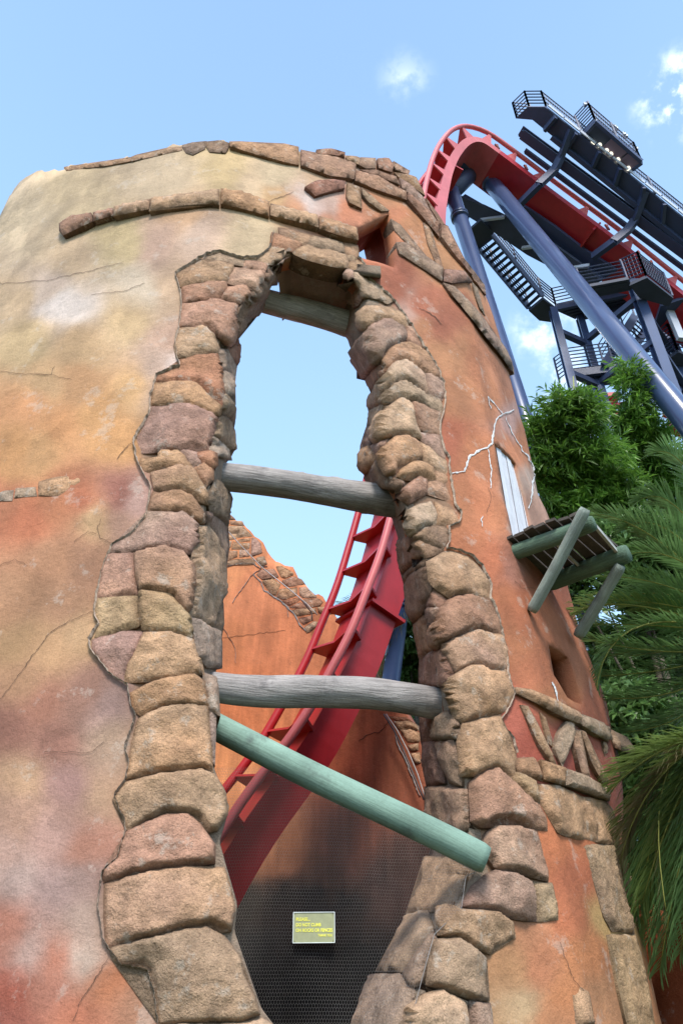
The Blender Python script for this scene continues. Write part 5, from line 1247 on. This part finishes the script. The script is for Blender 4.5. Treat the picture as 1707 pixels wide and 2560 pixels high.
def frond(parent, p0, p1, p2, ll=.42, m=M_palm, n=62, hang=.14, w_=.017, plane=None, ang=.75, dry=0):
    p0, p1, p2 = (np.array(p, float) for p in (p0, p1, p2)); t = np.linspace(0, 1, 24); C = ((1-t)**2)[:, None]*p0+(2*t*(1-t))[:, None]*p1+(t**2)[:, None]*p2
    mb = MB(); mb.tube([tuple(q) for q in C[::2]]+[tuple(C[-1])], [.016*(1-.8*k/12) for k in range(13)], 5); fr = mb.obj('frond', M_rach, parent, True)
    B, Dd, LL = [], [], []
    u = np.linspace(.10, 1, n); pos = ((1-u)**2)[:, None]*p0+(2*u*(1-u))[:, None]*p1+(u**2)[:, None]*p2; tan = unit(2*(1-u)[:, None]*(p1-p0)+2*u[:, None]*(p2-p1))
    sd = np.cross(tan, np.array([0, 0, 1.])[None]); sd = unit(sd+1e-4); upv = unit(np.cross(sd, tan))
    if plane is not None: sd = unit(np.cross(tan, np.array(plane)[None])); upv = unit(np.cross(sd, tan))
    for s_ in (-1, 1):
        a = ang*(1.15-.65*u)+nr.normal(0, .07, n); d = tan*np.cos(a)[:, None]+sd*s_*np.sin(a)[:, None]+upv*(.22+nr.normal(0, .10, n))[:, None]; B.append(pos); Dd.append(unit(d)); LL.append(ll*np.sin(np.pi*np.clip(.12+.80*u, 0, 1))**.55*nr.uniform(.85, 1.08, n))
    B = np.vstack(B); Dd = np.vstack(Dd); LL = np.concatenate(LL); N_ = len(B)
    side = unit(np.cross(Dd, upv.repeat(2, 0)[:N_]*0+np.vstack([upv, upv]))); W = w_
    m1 = B+Dd*(LL*.4)[:, None]; m2 = B+Dd*(LL*.75)[:, None]+np.array([0, 0, -1.])*(LL*hang*.3)[:, None]; tp = B+Dd*LL[:, None]+np.array([0, 0, -1.])*(LL*hang)[:, None]
    V = np.stack([B+side*W*.2, B-side*W*.2, m1+side*W*.5, m1-side*W*.5, m2+side*W*.4, m2-side*W*.4, tp], 1).reshape(-1, 3); b = np.arange(N_)*7
    F = np.stack([b, b+1, b+3, b+2], -1).tolist()+np.stack([b+2, b+3, b+5, b+4], -1).tolist()+np.stack([b+4, b+5, b+6], -1).tolist()
    o = mesh_obj('leaflets', V, F, m, None, smooth=False); o.parent = fr; o.matrix_parent_inverse = fr.matrix_world.inverted() if False else Matrix.Identity(4); o['kind'] = 'stuff'
    return fr
def palm(label, cpx, cpy, t, targets, extra=10, flen=3.0, seed=1, dryn=4, ll=.42, lean=(0, 0)):
    c_ = at(cpx, cpy, t); o = thing('palm_tree', label, 'palm tree', (c_.x+lean[0], c_.y+lean[1], 0)); rs = random.Random(seed)
    mb = MB(); k = 12; mb.tube([Vector((c_.x+lean[0]*(1-i/k), c_.y+lean[1]*(1-i/k), c_.z*i/k)) for i in range(k+1)], [.24+.02*(i % 2) for i in range(k+1)], 12); mb.obj('trunk', M_trunk, o, True)
    for tg in targets:
        (mx_, my_, mt), (tx_, ty_, tt) = tg[0], tg[1]; mm_ = {'l': M_palml, 's': M_straw}.get(tg[2] if len(tg) > 2 else '', M_palm)
        frond(o, c_, at(mx_, my_, mt), at(tx_, ty_, tt), ll, mm_, n=78, hang=tg[3]*.6 if len(tg) > 3 else .10)
    for i in range(extra):
        a = rs.uniform(-1.6, 1.9); el = rs.uniform(-.2, 1.0); d = Vector((math.cos(a)*math.cos(el), math.sin(a)*math.cos(el), math.sin(el))); p1 = c_+d*flen*.6+UP*.3; p2 = c_+d*flen+Vector((0, 0, -flen*.45)); frond(o, c_, p1, p2, ll, M_palm, n=46)
    for i in range(dryn):
        a = rs.uniform(0, 6.28); d = Vector((math.cos(a), math.sin(a), 0)); frond(o, c_, c_+d*.8, c_+d*.9-UP*1.6, ll*.8, M_straw, n=30)
    return o
palm('tall date palm whose long fronds reach left behind and under the balcony', 1890, 1600, 9.6, [
    ((1650, 1300, 9.8), (1492, 1285, 9.9)), ((1720, 1330, 9.6), (1545, 1392, 9.4)), ((1720, 1440, 9.5), (1500, 1440, 9.6)), ((1730, 1490, 9.5), (1470, 1500, 9.7)), ((1740, 1560, 9.4), (1490, 1560, 9.5)),
    ((1720, 1660, 9.3), (1478, 1600, 9.3)), ((1480, 1450, 9.3), (1487, 1782, 9.1), '', .4), ((1420, 1420, 9.7), (1388, 1602, 9.5), 'l', .4), ((1740, 1680, 9.3), (1500, 1690, 9.4)), ((1740, 1760, 9.2), (1528, 1745, 9.3)),
    ((1760, 1820, 9.2), (1560, 1830, 9.3)), ((1700, 1180, 10), (1600, 1250, 10)), ((1740, 1100, 10.2), (1640, 1130, 10.2)), ((1680, 1240, 9.9), (1560, 1320, 9.9)), ((1730, 1880, 9.2), (1600, 1900, 9.2)), ((1640, 1390, 9.9), (1440, 1560, 9.8)),
    ((1700, 1600, 9.6), (1520, 1640, 9.7)), ((1720, 1520, 9.8), (1560, 1500, 9.9)), ((1740, 1380, 10), (1600, 1360, 10.1)), ((1760, 1460, 10.1), (1600, 1460, 10.2)), ((1730, 1620, 10), (1570, 1640, 10.2)), ((1740, 1720, 9.8), (1590, 1730, 10)), ((1740, 1800, 9.6), (1600, 1810, 9.8)), ((1720, 1260, 10.2), (1640, 1260, 10.3))], extra=8, flen=3.2, seed=4, dryn=0)
palm('lower date palm with yellowish fronds drooping over the right foot of the tower', 1800, 1830, 8.0, [
    ((1640, 1850, 7.9), (1514, 1985, 7.9), 'l', .3), ((1660, 1880, 7.8), (1545, 2080, 7.8), 'l', .4), ((1640, 1960, 7.7), (1575, 2330, 7.7), '', .5), ((1690, 1950, 7.7), (1605, 2250, 7.7), 'l', .5), ((1600, 1920, 7.75), (1548, 2160, 7.8), 's', .5),
    ((1720, 2000, 7.6), (1648, 2420, 7.6), '', .5), ((1660, 2000, 7.7), (1590, 2360, 7.8), 'l', .5), ((1760, 2000, 7.5), (1700, 2380, 7.5), '', .5), ((1700, 1840, 8), (1530, 1930, 8.1), 'l', .3), ((1720, 1900, 7.9), (1660, 2140, 7.9), '', .5), ((1740, 1960, 7.7), (1690, 2280, 7.8), 'l', .5),
    ((1700, 1980, 7.8), (1620, 2350, 7.9), '', .5), ((1680, 1900, 8.2), (1580, 2100, 8.3), 'l', .4), ((1720, 1950, 8.2), (1640, 2250, 8.3), '', .5), ((1740, 1980, 8.3), (1690, 2400, 8.4), 'l', .5), ((1650, 1930, 8.1), (1560, 2200, 8.1), '', .5), ((1780, 2050, 8.1), (1740, 2420, 8.2), '', .5)], extra=6, flen=2.4, seed=9, ll=.46)
palm('shaggy palm with dry skirt glimpsed through the breach right of the red track', 1075, 1500, 21, [
    ((960, 1400, 19), (900, 1520, 19)), ((990, 1380, 19), (930, 1400, 19)), ((1010, 1560, 19), (950, 1610, 18.8)), ((960, 1480, 19), (905, 1610, 18.8)), ((975, 1500, 18.8), (945, 1690, 18.6), 's', .4), ((985, 1520, 18.8), (960, 1720, 18.6), 's', .4), ((1060, 1500, 19), (1100, 1640, 19)), ((1040, 1440, 19), (1090, 1500, 19)), ((860, 1480, 19), (830, 1540, 19))], extra=4, flen=1.8, seed=3, ll=.6)

# ochre buttress behind the lower palm
bt = thing('plaster_buttress', 'low rust-orange plastered wall standing behind the lower palm at the right edge', 'wall', tuple(on_y(1660, 2500, 9.5)))
pa_ = on_y(1540, 2300, 9.9); pb_ = on_y(1900, 2280, 8.6); K1, K2 = 26, 34; V = []
for j in range(K2):
    for i in range(K1):
        u, v = i/(K1-1), j/(K2-1); b = pa_.lerp(pb_, u); V.append((b.x, b.y, max(.0, (pa_.z+.15*math.sin(u*9))*(1-v))))
V = np.array(V); V = V+np.array([.3, .9, 0])*(.10*fbm(V, 1.2, 3, 12)+.06*np.sin(V[:, :1]*7).ravel())[:, None]; bk = V+np.array([.15, .5, 0]); nn_ = len(V)
F = [(j*K1+i, j*K1+i+1, (j+1)*K1+i+1, (j+1)*K1+i) for j in range(K2-1) for i in range(K1-1)]
F += [(a_+nn_, b_+nn_, c_+nn_, d_+nn_) for a_, b_, c_, d_ in [f[::-1] for f in F]]+[(i, i+nn_, i+1+nn_, i+1) for i in range(K1-1)]
cc = lin((172, 92, 58))[None]*(1+.25*fbm(V, 1.5, 4, 3))[:, None]*ALB; mesh_obj('plaster_face', np.vstack([V, bk]), F, M_plaster, bt, np.vstack([cc, cc]))
